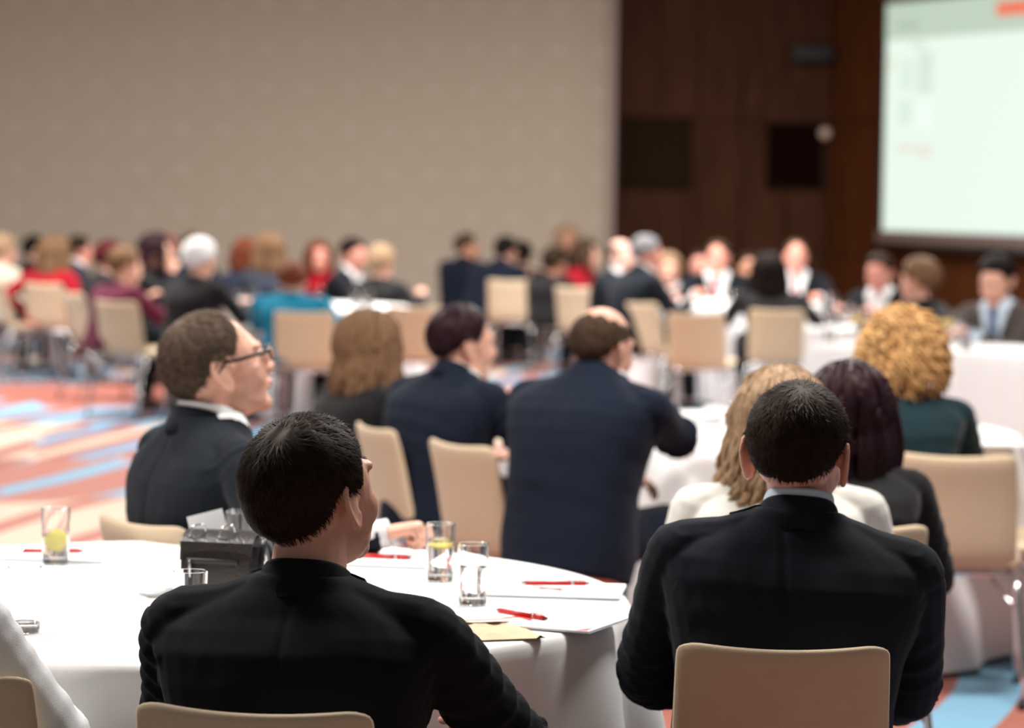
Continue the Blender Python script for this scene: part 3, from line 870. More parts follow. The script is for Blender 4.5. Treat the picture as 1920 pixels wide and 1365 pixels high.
    # ---- trousers, shoes
    if legs:
        t = MB()
        t.add(*ellipsoid((0, -0.005, 0.49), (.175*sw, .14, .085), None, 20, 10))
        for hp, kn, an in KN:
            t.add(*sweep(catmull([hp, hp.lerp(kn, .5), kn, kn.lerp(an, .4), an + Vector((0, 0, 0.0))], 3), [.088]*3 + [.082, .078, .074, .070, .066, .064, .062, .060, .058, .058], 14))
        mt_, ct, nt_ = remesh(t, max(voxel, 0.010), 3)
        ct = ct + nt_*(0.003*wob(ct, 22, px))[:, None]
        finish(mt_, ct, 'trousers', bottom, body)
        for hp, kn, an in KN:
            sh = MB(); sh.add(*sweep([an + Vector((0, -0.06, -0.05)), an + Vector((0, 0.0, -0.045)), an + Vector((0, 0.09, -0.055)), an + Vector((0, 0.19, -0.065))], [(.030, .035), (.038, .042), (.044, .034), (.034, .022)], 12, roundcap=True))
            sh.build('shoe', M_DARK, body)
    # ---- hair
    if hair is not None:
        bvh = BVHTree.FromPolygons([Vector(p) for p in co], [tuple(p.vertices) for p in body.data.polygons])
        lim = HAIR_LIMITS[hair]
        NA, NP = 72, 22
        ctr = H((0, -0.010, 0.022))
        far = voxel > .009
        def ray(a, p):
            dv = hr @ Vector((math.sin(a)*math.sin(p), math.cos(a)*math.sin(p), math.cos(p)))
            hit = bvh.ray_cast(ctr, dv)
            return (hit[3] if hit[0] is not None else 0.09*hs), dv
        rad = np.zeros((NP + 1, NA)); dirs = np.zeros((NP + 1, NA, 3)); pol = np.zeros((NP + 1, NA))
        for j in range(NA):
            az = 2*PI*j/NA; azd = math.degrees(az); azd = azd if azd <= 180 else 360 - azd
            l_ = interp(lim, azd) + 1.6*math.sin(7*az + px) + 1.0*math.sin(17*az + py)
            l0 = 0.0
            if hair == 'bald': l0 = 52 + 8*math.cos(az) + 2*math.sin(9*az); l0 = min(l0, l_ - 6)
            for i in range(NP + 1):
                p = R(max(1.5, l0 + (l_ - l0)*i/NP))
                r, dv = ray(az, p)
                rad[i, j] = min(r, 0.135*hs); dirs[i, j] = dv; pol[i, j] = p
        for _ in range(2):
            rad = np.minimum(rad*1.0, (rad + np.roll(rad, 1, 1) + np.roll(rad, -1, 1))/3 + 0.004)
            rad[1:-1] = np.minimum(rad[1:-1], (rad[:-2] + rad[1:-1] + rad[2:])/3 + 0.003)
        ti = np.linspace(0, 1, NP + 1)
        prof_t = np.clip((1 - ti)/0.30, 0, 1)**0.6*0.86 + 0.14
        if hair == 'bald': prof_t = prof_t*np.clip(ti/0.35, 0.05, 1)
        thick = hair_t*prof_t[:, None]*np.ones((1, NA))
        if hair == 'long': thick = hair_t*(0.55 + 0.45*np.clip((1 - ti)/0.15, 0, 1))[:, None]*np.ones((1, NA))
        lump = 0.12*hair_t*np.sin(np.arange(NA)*0.9 + 1.1*np.sin(np.arange(NP + 1)*0.7)[:, None])
        pts = np.array(ctr) + dirs*(rad + (thick + lump)*hs)[:, :, None]
        inner = np.array(ctr) + dirs[-1]*(rad[-1] - 0.006)[:, None]
        hm = MB()
        v = [tuple(q) for q in pts.reshape(-1, 3)] + [tuple(q) for q in inner]
        f = []
        for i in range(NP + 1):
            for j in range(NA):
                k2 = (j + 1) % NA
                f.append((i*NA + j, (i+1)*NA + j, (i+1)*NA + k2, i*NA + k2))
        if hair != 'bald': f.append(tuple(range(NA)))
        else:
            k0 = len(v); v += [tuple(q) for q in (np.array(ctr) + dirs[0]*(rad[0] - 0.006)[:, None])]
            for j in range(NA): k2 = (j+1) % NA; f.append((k0 + j, j, k2, k0 + k2))
        hm.add(v, f)
        rnd = random.Random(int(px*7 + py))
        def cap_at(i, j, lift=0.0):
            i = max(0, min(NP - 1e-3, i)); i0 = int(i); fi = i - i0
            j = j % NA; j0 = int(j); fj = j - j0; j1 = (j0 + 1) % NA
            q = (pts[i0, j0]*(1-fi)*(1-fj) + pts[i0+1, j0]*fi*(1-fj) + pts[i0, j1]*(1-fi)*fj + pts[i0+1, j1]*fi*fj)
            dvv = dirs[i0, j0]
            return Vector(q + dvv*lift)
        crown = Vector((0.12, -0.50, 0.86)).normalized()
        def on_cap(u, lift):
            az = math.atan2(u.x, u.y) % (2*PI); p = math.acos(max(-1, min(1, u.z)))
            j = az/(2*PI)*NA; jn = int(round(j)) % NA
            a0, a1 = pol[0, jn], pol[NP, jn]
            i = (p - a0)/(a1 - a0)*NP
            return i, cap_at(i, j, lift) if i <= NP else ctr + (hr @ u)*(rad[NP, jn] + 0.15*hair_t + lift)
        n_s = strands if strands else (260 if hair in ('short', 'receding', 'bald') else 0)
        made = 0; tries = 0
        while made < n_s and tries < n_s*6:     # short lying strands, combed away from the crown
            tries += 1
            u = Vector((rnd.gauss(0, 1), rnd.gauss(0, 1), rnd.gauss(0, 1))).normalized()
            i, p0 = on_cap(u, -0.002)
            if i > NP*1.0 or i < (-0.01 if hair != 'bald' else NP*0.05): continue
            if hair == 'bald' and i < 0: continue
            ta = u - crown*u.dot(crown)
            if ta.length < 1e-3: continue
            ta = (ta - u*ta.dot(u)).normalized()
            bi = u.cross(ta); ang = rnd.gauss(0.12, 0.28)
            ta = ta*math.cos(ang) + bi*math.sin(ang)
            ln = rnd.uniform(0.16, 0.36)*min(1.3, hair_t/0.011)
            u1 = u*math.cos(ln*.5) + ta*math.sin(ln*.5); u2 = u*math.cos(ln) + ta*math.sin(ln)
            _, p1 = on_cap(u1, 0.0010 + rnd.uniform(0, .0022)); i2, p2 = on_cap(u2, 0.0005 + rnd.uniform(0, .0048) + (rnd.uniform(0.002, 0.009) if rnd.random() < 0.10 and u2.z > 0.3 else 0))
            if i2 > NP*1.12: continue
            wd = (p2 - p0).cross(p0 - ctr)
            if wd.length < 1e-9: continue
            wd = wd.normalized()*(rnd.uniform(.0005, .0011) if strands else rnd.uniform(.0015, .0035))
            hm.add([p0 - wd, p0 + wd, p1 + wd*.9, p1 - wd*.9, p2], [(0, 1, 2, 3), (3, 2, 4)])
            made += 1
        if wave < 1.0:
            for q in range(locks):
                side_ = rnd.choice((-1, 1))
                azd = rnd.uniform(58, 180) if rnd.random() < 0.85 else rnd.uniform(30, 70)
                jj = (side_*azd/360*NA) % NA
                i0 = rnd.uniform(0.5, NP*0.75)
                path = []
                steps = 6
                dj = rnd.gauss(0, 0.6)
                for k_ in range(steps + 1):
                    path.append(cap_at(i0 + (NP*0.86 - i0)*k_/steps, jj + dj*k_/steps, rnd.uniform(0.001, 0.006)))
                last = path[-1]
                endz = (HC.z - hair_len*rnd.uniform(0.82, 1.05))
                out = Vector((last.x - HC.x, last.y - HC.y, 0)); 
                if out.length > 1e-6: out = out.normalized()
                tang = Vector((-out.y, out.x, 0))
                n = max(4, int((last.z - endz)/0.022))
                phs = rnd.uniform(0, 6.28); kw = rnd.uniform(34, 46)
                for k_ in range(1, n + 1):
                    u = k_/n; zz = last.z + (endz - last.z)*u
                    am = wave*0.030*min(1, u*2)
                    bul = 0.018*math.sin(min(1, u*1.2)*PI)
                    path.append(Vector((last.x, last.y, zz)) + out*(bul - 0.012*u + am*math.sin(kw*zz + phs)) + tang*(am*math.cos(kw*zz*0.9 + phs)))
                rr = rnd.uniform(0.6, 1.15)*lockw
                m_ = len(path)
                rads = [rr*(0.35 + 0.65*min(1, k_/3))*(1 - 0.75*max(0, (k_/m_ - 0.7)/0.3)) for k_ in range(m_)]
                hm.add(*sweep(path, rads, 6))
        else:
            for q in range(locks):       # tight curls
                jj = rnd.uniform(0, NA); i0 = NP*math.sqrt(rnd.random())*1.0
                base_p = cap_at(i0, jj, 0)
                dv = (base_p - ctr).normalized()
                if hr.transposed() @ dv @ Vector((0, 1, 0)) > 0.72 and (hr.transposed() @ dv).z < 0.75: continue
                ln = hair_len*rnd.uniform(0.7, 1.1)
                outw = Vector((dv.x, dv.y, dv.z*0.5)).normalized()
                pth = []; ph0 = rnd.uniform(0, 6.28); rc = rnd.uniform(0.006, 0.012)
                u1 = outw.cross(Vector((0.3, 0.2, 1))).normalized(); u2 = Vector((0, 0, 1)).cross(u1).normalized()
                nst = 16
                for k_ in range(nst + 1):
                    u = k_/nst
                    c_ = base_p + outw*(0.030*min(1, u*2.5)*rnd.uniform(0.9, 1.1)) + Vector((0, 0, -1))*(ln*u*u*0.9 + 0.01*u)
                    pth.append(c_ + u1*(rc*math.cos(ph0 + u*15)) + u2*(rc*math.sin(ph0 + u*15)))
                hm.add(*sweep(pth, [lockw*(0.5 + 0.5*min(1, k_/2))*(1 - 0.6*max(0, k_/nst - 0.8)/0.2) for k_ in range(nst + 1)], 5))
        ho = hm.build('hair', hair_mat, body)
    # ---- glasses
    if glasses:
        gm = mat('glasses_frame', (0.01, 0.01, 0.011), 0.3)
        fr_ = MB()
        for s in (-1, 1):
            loop = []
            for k_ in range(17):
                a = 2*PI*k_/16
                loop.append(H((s*(0.034 + 0.026*math.copysign(abs(math.cos(a))**0.7, math.cos(a))), 0.112 - 0.010*abs(math.cos(a))*(1 if math.cos(a) > 0 else 0), 0.004 + 0.017*math.copysign(abs(math.sin(a))**0.7, math.sin(a)))))
            fr_.add(*sweep(loop, 0.0022*hs, 6))
        fr_.add(*sweep([H((-0.009, 0.113, 0.008)), H((0, 0.117, 0.010)), H((0.009, 0.113, 0.008))], 0.002*hs, 6))
        fo = fr_.build('glasses', gm, body)
        for s in (-1, 1):
            tm = MB(); tm.add(*sweep([H((s*0.060, 0.104, 0.012)), H((s*0.074, 0.092, 0.014)), H((s*0.080, 0.03, 0.016)), H((s*0.083, -0.002, 0.020)), H((s*0.085, -0.022, 0.002))], [(.0020*hs, .0042*hs)]*5, 8)); tm.build('temple', gm, fo)
            ln = MB(); ln.add(*ellipsoid(H((s*0.034, 0.110, 0.004)), (.024*hs, .001, .0155*hs), hr, 14, 6)); ln.build('lens', mat('lens_glass', (1, 1, 1), 0.0, trans=1.0, ior=1.1), fo)
    body['root_xy'] = (root.x, root.y)
    return body, root
def seat_for(body, root, turn, label, dx=0.0, dy=0.02, dturn=0.0):
    a = R(turn)
    fx, fy = math.sin(a), math.cos(a); rx, ry = math.cos(a), -math.sin(a)
    return chair(root.x + fx*dy + rx*dx, root.y + fy*dy + ry*dx, turn + dturn, label)

# ------------------------------------------------------------------ tables in place
T1 = PX(358, 5.98, 0.74); T2 = PX(1430, 10.32, 0.74); T3 = PX(560, 20.3, 0.74); T4 = PX(1345, 21.9, 0.74)
TOP = round_table(T1.x, T1.y, 0.90, 'round banquet table under the nearest white cloth, in the front left', 'nearest white tablecloth, bright and littered with glasses, pads and red pens', 3)
round_table(T2.x, T2.y, 0.90, 'round banquet table under the cloth beside the dark teal jacket', 'white tablecloth before the dark teal jacket, a navy sleeve resting on it', 11)
round_table(T3.x, T3.y, 0.78, 'round banquet table under the cloth before the bright teal top', 'white tablecloth far left, in front of the bright teal top', 5)
round_table(T4.x, T4.y, 0.78, 'round banquet table under the white cloth by the dark wood wall', 'white tablecloth at the far tables below the dark wood wall', 8)
long_table(PX(1520, 16.2, 0.74), PX(2010, 15.2, 0.74), 0.85, 'long head table under white cloth at the right', 'white cloth on the long head table at the right, crowded with glasses', 4)
long_table(PX(1508, 18.1, 0.74), PX(1640, 17.8, 0.74), 1.5, 'side table joined behind the long head table', 'white cloth on the side table behind the long head table', 6)

# ------------------------------------------------------------------ the people
S_BLACK = suit((0.0070, 0.0082, 0.0110), 'black'); S_NAVY = suit((0.0080, 0.0115, 0.0220), 'navy'); S_CHAR = suit((0.0110, 0.0138, 0.0190), 'charcoal')
S_GREY = suit((0.075, 0.06, 0.052), 'brown_grey'); S_SLATE = suit((0.03, 0.035, 0.05), 'slate'); S_BEIGE = suit((0.62, 0.55, 0.44), 'beige')
K_RED = knit(rgb((150, 8, 28)), 'red'); K_MAROON = knit(rgb((88, 22, 46)), 'maroon'); K_TEAL = knit(rgb((0, 112, 142)), 'teal'); K_WHITE = knit((0.78, 0.75, 0.68), 'cream')
K_BLACK = knit((0.010, 0.009, 0.010), 'black'); K_DTEAL = knit((0.006, 0.022, 0.028), 'dark_teal'); K_NAVY = knit((0.012, 0.018, 0.035), 'navy')
B_BLUE = mat('pale_blue_cotton', rgb((198, 212, 226)), 0.8, bump=0.2, bscale=800)
TIE_R = mat('red_tie', rgb((150, 25, 35)), 0.5); TIE_B = mat('blue_tie', rgb((70, 90, 125)), 0.5)
H_DBROWN = hairm((0.022, 0.0130, 0.0088), 'dark_brown'); H_BLACK = hairm((0.008, 0.006, 0.006), 'black'); H_BROWN = hairm((0.055, 0.034, 0.022), 'mid_brown', 0.6)
H_LBROWN = hairm((0.17, 0.095, 0.052), 'light_brown'); H_BLOND = hairm((0.33, 0.215, 0.13), 'dark_blond'); H_CURL = hairm((0.68, 0.40, 0.17), 'golden', 0.5, 0.35)
H_AUBURN = hairm((0.13, 0.035, 0.018), 'auburn'); H_WHITE = hairm((0.80, 0.80, 0.80), 'white', 0.6); H_GREY = hairm((0.20, 0.20, 0.21), 'grey', 0.6)
H_PLUM = hairm((0.022, 0.010, 0.014), 'plum', 0.4); H_DRED = hairm((0.07, 0.012, 0.014), 'dark_red')

# --- foreground
b, r = person('person in black suit, nearest on the left, head turned right and tilted up', 550, 783, 4.72, turn=12, lean=7, neck_up=0.122, shirt_low=0.016, head=(22, 13, -4), hs=1.10, w=1.02, top=S_BLACK, shirt=M_WHITE, bottom=S_BLACK,
              hair='short', hair_mat=H_DBROWN, hair_t=0.014, strands=5200, voxel=0.0045, hands=((-0.10, 0.36, 0.60), (0.22, 0.40, 0.66)), elbow_out=0.9, group='people at the front table', neck=1.05)
seat_for(b, r, 11, 'tan chair at the bottom left centre, only its top edge showing below a black jacket', dx=-0.01)
b, r = person('person in dark suit with light blue shirt collar, seen squarely from behind', 1502, 714, 5.42, turn=1, lean=4, side=4, neck_up=0.096, head=(15, -2, 2), hs=1.13, w=1.06, top=S_CHAR, shirt=B_BLUE, bottom=S_CHAR,
              hair='short', hair_mat=H_DBROWN, hair_t=0.008, strands=6000, voxel=0.0045, hands=((-0.10, 0.34, 0.60), (0.10, 0.34, 0.60)), elbow_out=0.75, group='people at the front table')
seat_for(b, r, 2, 'nearest tan chair on the right, its back against the suit with light blue collar', dx=-0.005)
hp = ('px', 716, 1002, 6.62)
b, r = person('person in dark suit and black glasses looking up, hand on the front table', 366, 587, 7.02, turn=58, lean=-4, head=(10, 17, 0), hs=1.16, w=1.08, depth=1.1, top=S_CHAR, shirt=M_WHITE, tie=TIE_R, bottom=S_CHAR,
              hair='receding', hair_mat=hairm((0.085, 0.058, 0.042), 'greying_brown', 0.6), hair_t=0.009, strands=3500, voxel=0.005, hands=((-0.12, 0.32, 0.60), hp), curl=1.15, glasses=True, group='people at the front table', neck=1.15, jaw=1.15, elbow_out=0.5)
C_P3 = (b, r)
seat_for(b, r, 50, 'tan chair under the person with glasses, low corner showing behind the front table')
b, r = person('person in white shirt at the bottom left corner, mostly out of the picture', -186, 800, 4.92, turn=30, lean=6, hs=1.05, w=1.0, top=M_WHITE, kind='shirt', bottom=S_CHAR, hair='short', hair_mat=H_BROWN, voxel=0.007, hands=(None, (0.12, 0.30, 0.60)), elbow_out=1.3, group='people at the front table')
chair_px(-158, 4.70, 10, 'tan chair corner at the bottom left beside the white shirt')

# --- the second table
b, r = person('person in cream sweater just beyond the suit with light blue collar', 1466, 690, 6.75, turn=4, lean=6, head=(4, 0, 0), hs=1.06, w=1.12, sex='f', top=K_WHITE, kind='sweater', bottom=S_BLACK,
              hair='long', hair_mat=H_BLOND, hair_t=0.024, hair_len=0.33, wave=0.95, locks=260, lockw=0.0065, voxel=0.007, group='people at the second table')
seat_for(b, r, 4, 'tan chair under the person in cream sweater, hidden by the dark suit before it')
b, r = person('person in black sweater between the cream sweater and the dark teal jacket', 1594, 679, 7.45, turn=-6, lean=8, head=(6, -4, 0), hs=1.04, w=0.92, sex='f', top=K_BLACK, kind='sweater', bottom=S_BLACK,
              hair='long', hair_mat=H_PLUM, hair_t=0.022, hair_len=0.25, wave=0.05, locks=130, lockw=0.010, voxel=0.007, group='people at the second table')
chair_px(1592, 6.98, -10, 'tan chair showing one curved corner right of the suit with blue collar')
b, r = person('person in dark teal jacket leaning to the second table at the right', 1692, 581, 9.5, turn=-8, lean=14, head=(0, -6, 0), hs=1.06, w=1.0, sex='f', top=K_DTEAL, kind='sweater', bottom=S_BLACK,
              hair='long', hair_mat=H_CURL, hair_t=0.030, hair_len=0.10, wave=1.0, locks=620, lockw=0.0046, voxel=0.008, group='people at the second table', hands=('table', 'table'))
chair_px(1780, 8.95, 8, 'tan chair with chrome legs behind the dark teal jacket, back fully in view')
chair_px(2040, 9.5, -60, 'tan chair cut off by the right edge of the picture')
b, r = person('person in navy suit leaning an arm on the second table, right of a turned chair', 1134, 573, 9.02, turn=34, lean=14, neck_up=0.075, shirt_low=0.02, head=(4, -8, 0), hs=1.06, w=1.1, depth=1.1, top=S_NAVY, shirt=M_WHITE, bottom=S_NAVY,
              hair='bald', hair_mat=H_BROWN, hair_t=0.008, strands=1200, voxel=0.007, hands=((-0.05, 0.36, 0.66), ('px', 1296, 838, 9.45)), elbow_out=0.8, group='people left of the second table')
chair_px(846, 9.12, 57, 'tan chair turned aside between the two navy suits')
b, r = person('person in navy suit facing right, left of the turned tan chair', 862, 570, 9.8, turn=42, lean=10, neck_up=0.088, shirt_low=0.014, head=(20, 0, 0), hs=1.06, w=1.0, top=S_NAVY, shirt=M_WHITE, bottom=S_BLACK,
              hair='short', hair_mat=H_PLUM, hair_t=0.016, strands=1200, voxel=0.007, hands=('cross', (0.20, 0.40, 0.74)), group='people left of the second table')
chair_px(688, 9.72, 68, 'tan chair seen nearly edge on at the left of the navy suits')
b, r = person('person in black top looking right, just left of the navy suits', 692, 581, 10.5, turn=50, lean=6, head=(10, 0, 0), hs=1.06, w=1.0, sex='f', top=K_BLACK, kind='top', bottom=S_BLACK,
              hair='long', hair_mat=H_LBROWN, hair_t=0.024, hair_len=0.30, wave=0.5, locks=120, lockw=0.009, voxel=0.008, group='people left of the second table')
# chairs standing about the far tables
chair_px(1300, 19.0, 14, 'empty tan chair in front of the far table, with bright chrome legs')
chair_px(566, 18.4, 6, 'tan chair of the person in teal, facing the far left table')
chair_px(776, 19.4, -8, 'empty tan chair at the far left table, right of the teal top')
chair_px(950, 25.2, 14, 'tan chair of the bent navy suit near the beige wall')
chair_px(1070, 23.6, 36, 'farther tan chair turned aside below the red clothes by the wall corner')
chair_px(1190, 20.6, 48, 'tan chair seen from the side under the dark suit facing right')
chair_px(212, 19.6, 34, 'tan chair of the person in maroon top')
chair_px(132, 21.0, 62, 'narrow looking tan chair seen edge on, between red and maroon tops')
chair_px(76, 22.8, 28, 'tan chair of the person in red sweater at the far left')
chair_px(365, 19.3, 20, 'tan chair hidden behind the person with glasses, at the far left table')
chair_px(-10, 23.0, 70, 'tan chair under the person in the beige jacket')
# --- far left group
FV = 0.0125
def far(label, px, py, d, **k):
    k.setdefault('voxel', FV); k.setdefault('hs', 1.06); k.setdefault('bottom', S_BLACK); k.setdefault('group', 'audience at the far tables')
    k.setdefault('fold', 0.8)
    return person(label, px, py, d, **k)
far('person in bright teal top seen from behind at the far left table', 552, 492, 18.75, turn=8, lean=8, sex='f', neck_up=0.06, head=(0, -18, 0), top=K_TEAL, kind='sweater', hair='short', hair_mat=H_AUBURN, hair_t=0.022, w=1.2, hands=('table', 'side'))
far('person in black sweater seen from behind, between the maroon and teal tops', 374, 446, 19.2, turn=30, lean=10, sex='f', top=K_BLACK, kind='sweater', hair='short', hair_mat=H_WHITE, hair_t=0.030, w=1.15, hands=('table', 'table'))
far('person in maroon top facing right', 238, 462, 20.0, turn=48, lean=14, sex='f', top=K_MAROON, kind='sweater', hair='short', hair_mat=H_LBROWN, hair_t=0.026, w=1.15, head=(10, -8, 0), hands=('table', 'table'))
far('person in black facing right, chin on hand, beyond the maroon top', 292, 437, 21.4, turn=95, lean=14, sex='f', top=K_BLACK, kind='sweater', hair='long', hair_mat=H_PLUM, hair_t=0.026, hair_len=0.16, locks=50, lockw=.014, hands=(None, ('head', (0.03, 0.10, -0.14))))
far('person in black half hidden behind the maroon top', 204, 450, 22.6, turn=60, lean=8, sex='f', top=K_BLACK, kind='sweater', hair='short', hair_mat=H_DRED, hair_t=0.026)
far('person in red sweater seen from behind at the far left', 101, 442, 23.1, turn=26, lean=8, sex='f', top=K_RED, kind='sweater', hair='long', hair_mat=H_LBROWN, hair_t=0.028, hair_len=0.30, locks=70, lockw=.014, wave=0.1, w=1.1, hands=('side', 'side'))
far('person in black suit just left of the red sweater', 66, 441, 26.0, turn=70, lean=4, top=S_BLACK, hair='short', hair_mat=H_BLACK, hair_t=0.018)
far('person in slate jacket just right of the red sweater at far left', 147, 441, 24.6, turn=62, lean=4, top=S_SLATE, hair='short', hair_mat=H_DBROWN, hair_t=0.014, skin_key='pink', shirt=M_WHITE)
far('person in a beige jacket at the left edge', 4, 438, 23.8, turn=40, lean=8, sex='f', top=S_BEIGE, kind='sweater', hair='short', hair_mat=H_BLOND, hair_t=0.026, w=1.2, hands=('side', 'side'))
far('person in navy sweater beyond the far left table, left of the slate jacket', 461, 447, 23.0, turn=-20, lean=8, sex='f', top=K_NAVY, kind='sweater', hair='long', hair_mat=H_AUBURN, hair_t=0.024, hair_len=0.15, locks=50, lockw=.014)
far('person in slate sweater directly beyond the bright teal top', 505, 437, 22.2, turn=-8, lean=6, sex='f', top=S_SLATE, kind='sweater', hair='long', hair_mat=H_LBROWN, hair_t=0.024, hair_len=0.26, locks=70, lockw=.014, wave=0.1, w=1.05)
far('person in red facing the camera beyond the far left table', 598, 451, 24.4, turn=170, lean=6, sex='f', top=K_RED, kind='sweater', hair='long', hair_mat=H_AUBURN, hair_t=0.022, hair_len=0.12, locks=40, lockw=.012, skin_key='pink')
far('person in black suit and white shirt turned right at the far left table', 664, 446, 22.5, turn=110, lean=6, head=(20, -8, 0), top=S_BLACK, shirt=M_WHITE, hair='short', hair_mat=H_BLACK, hair_t=0.016, skin_key='pink', hands=(None, 'table'))
far('person in black with one arm stretched out to the right', 714, 458, 21.6, turn=20, lean=6, sex='f', top=K_BLACK, kind='sweater', hair='short', hair_mat=H_BLOND, hair_t=0.026, w=1.05, hands=('table', ('px', 790, 556, 21.6)))
far('dim person in slate suit farthest back, above the black sweater', 360, 436, 26.4, turn=150, lean=4, top=S_SLATE, hair='short', hair_mat=H_LBROWN, hair_t=0.014, skin_key='pink')
far('dim person in black suit by the beige wall, above the chin on hand', 318, 434, 27.8, turn=190, lean=4, top=S_BLACK, hair='bald', hair_mat=H_BROWN, hair_t=0.010, skin_key='pink')
# --- far middle group
far('person in navy suit sitting upright near the beige wall, face turned right', 874, 437, 27.2, turn=40, lean=6, head=(40, 0, 0), top=S_NAVY, hair='short', hair_mat=H_BROWN, hair_t=0.014, skin_key='tan', w=1.1)
far('person in navy suit bent forward on the chair near the beige wall', 948, 442, 26.0, turn=35, lean=30, top=S_NAVY, hair='short', hair_mat=H_BLACK, hair_t=0.016, w=1.15, hands=('table', 'table'))
far('person in black sweater right beside the bent navy suit', 978, 452, 26.6, turn=10, lean=10, top=K_BLACK, kind='sweater', hair='short', hair_mat=H_BLACK, hair_t=0.024, sex='f', w=1.1, hands=('table', 'table'))
far('person in black top farthest back by the wall corner, tallest there', 1062, 421, 28.2, turn=160, lean=4, side=6, sex='f', top=K_BLACK, kind='top', hair='long', hair_mat=H_BLOND, hair_t=0.026, hair_len=0.2, locks=50, lockw=.014, skin_key='tan')
far('person in black sweater just left of the red sweater by the wall corner', 1040, 462, 24.6, turn=40, lean=8, top=K_BLACK, kind='sweater', sex='f', hair='short', hair_mat=H_DBROWN, hair_t=0.022, skin_key='tan', w=1.1)
far('person in red sweater at the corner of the beige wall', 1098, 447, 25.6, turn=120, lean=8, sex='f', top=K_RED, kind='sweater', hair='long', hair_mat=H_BROWN, hair_t=0.022, hair_len=0.12, locks=40, lockw=.013, hands=('table', 'table'))
# --- far right group
far('person in dark suit facing right, first right of the beige wall edge', 1163, 449, 22.9, turn=120, lean=6, top=S_CHAR, shirt=M_WHITE, hair='bald', hair_mat=H_BROWN, hair_t=0.006, skin_key='pale', w=1.05, hands=('table', 'table'))
far('person in dark suit seen from the side, leaning right, on a tan chair', 1214, 441, 20.9, turn=62, lean=12, head=(8, -6, 0), top=S_CHAR, shirt=M_WHITE, hair='short', hair_mat=H_GREY, hair_t=0.014, skin_key='pink', w=1.1, hands=('table', 'table'))
far('person in white top facing the camera at the far table', 1254, 487, 24.0, turn=180, lean=8, sex='f', top=M_WHITE, kind='shirt', hair='short', hair_mat=H_BLOND, hair_t=0.030, hands=('table', 'table'))
far('person in dark suit and tie with a hand at the mouth', 1346, 451, 22.6, turn=186, lean=10, head=(6, -8, 0), top=S_BLACK, shirt=M_WHITE, tie=TIE_R, hair='receding', hair_mat=H_BROWN, hair_t=0.010, skin_key='pink', w=1.05, hands=(('head', (0.0, 0.13, -0.12)), 'table'))
far('person in black half hidden behind the hand at the mouth', 1312, 468, 24.2, turn=180, lean=6, top=S_BLACK, hair='short', hair_mat=H_DBROWN, hair_t=0.012, skin_key='pink')
far('person in white shirt glimpsed at the far table left of the red tie', 1404, 472, 23.9, turn=170, lean=6, top=M_WHITE, kind='shirt', hair='short', hair_mat=H_DBROWN, hair_t=0.012, skin_key='tan')
b, r = far('person in black seen from behind at the far table', 1442, 474, 20.2, turn=-4, lean=6, sex='f', top=K_BLACK, kind='sweater', hair='long', hair_mat=H_BLACK, hair_t=0.026, hair_len=0.26, locks=70, lockw=.014, w=1.15, hands=('table', 'side'))
chair_px(1452, 19.7, 10, 'tan chair of the person in black seen from behind, at the far table')
far('person in dark suit, white shirt and red tie facing the camera upright', 1493, 449, 22.4, turn=182, lean=2, top=S_BLACK, shirt=M_WHITE, tie=TIE_R, hair='receding', hair_mat=H_BROWN, hair_t=0.010, skin_key='pink', hands=('table', 'table'))
far('person in black suit at the side table, leaning toward the left', 1648, 474, 19.6, turn=215, lean=14, head=(-6, -10, 0), top=S_BLACK, shirt=M_WHITE, hair='short', hair_mat=H_DBROWN, hair_t=0.014, skin_key='pink', hands=('table', 'table'))
far('person in black sweater at the head table, turned away, below the screen', 1726, 482, 17.8, turn=-50, lean=8, sex='f', top=K_BLACK, kind='sweater', hair='short', hair_mat=H_LBROWN, hair_t=0.034, hands=('table', 'table'))
far('person in brown grey jacket and blue tie looking down at the head table', 1864, 480, 16.75, turn=218, lean=12, head=(-4, -20, 0), hs=1.14, voxel=0.010, top=S_GREY, shirt=B_BLUE, tie=TIE_B, hair='short', hair_mat=H_BLACK, hair_t=0.018, skin_key='fair', w=1.1, hands=((0.0, 0.44, 0.775), (0.10, 0.40, 0.775)))

# ------------------------------------------------------------------ table things
def tumbler(x, y, z, label, lemon=None, fill=0.5, hgt=0.122, rad=0.032, group='water glasses'):
    t = empty('water_glass', (x, y, z)); tag(t, label, 'glass', group)
    th = 0.0018
    pr = [(0.0005, 0), (rad*0.86, 0), (rad*0.90, 0.002), (rad*0.93, hgt*0.3), (rad, hgt - 0.001), (rad - th*0.5, hgt), (rad - th, hgt - 0.001), (rad*0.93 - th, hgt*0.3), (rad*0.88 - th, 0.014), (rad*0.7, 0.010), (0.0005, 0.010)]
    v, f = lathe(pr, 28); mesh_obj('vessel', v, f, M_GLASS, t)
    if fill > 0:
        fz = 0.012 + (hgt - 0.02)*fill
        r1 = rad*0.93 - th - 0.0006
        v, f = lathe([(0.0005, 0.0125), (rad*0.80, 0.0128), (r1 - 0.001, 0.02), (r1 + 0.0010*fill, fz), (0.0005, fz)], 24); mesh_obj('water', v, f, M_WATER, t)
        if lemon is not None:
            rr = rad*0.72
            c = Vector((0.003, -0.003, fz - 0.012))
            rot = Matrix.Rotation(R(lemon), 3, 'X') @ Matrix.Rotation(R(20), 3, 'Z')
            v, f = lathe([(0.0005, -0.0022), (rr, -0.0022), (rr, 0.0022), (0.0005, 0.0022)], 20)
            lo = mesh_obj('lemon_slice', [rot @ Vector(p) + c for p in v], f, M_LEMON, t)
            v, f = lathe([(rr, -0.0024), (rr + 0.0016, -0.0015), (rr + 0.0016, 0.0015), (rr, 0.0024)], 20)
            mesh_obj('rind', [rot @ Vector(p) + c for p in v], f, M_LIME, lo)
    return t
def on_table(px, py): return PZ(px, py, TOP)
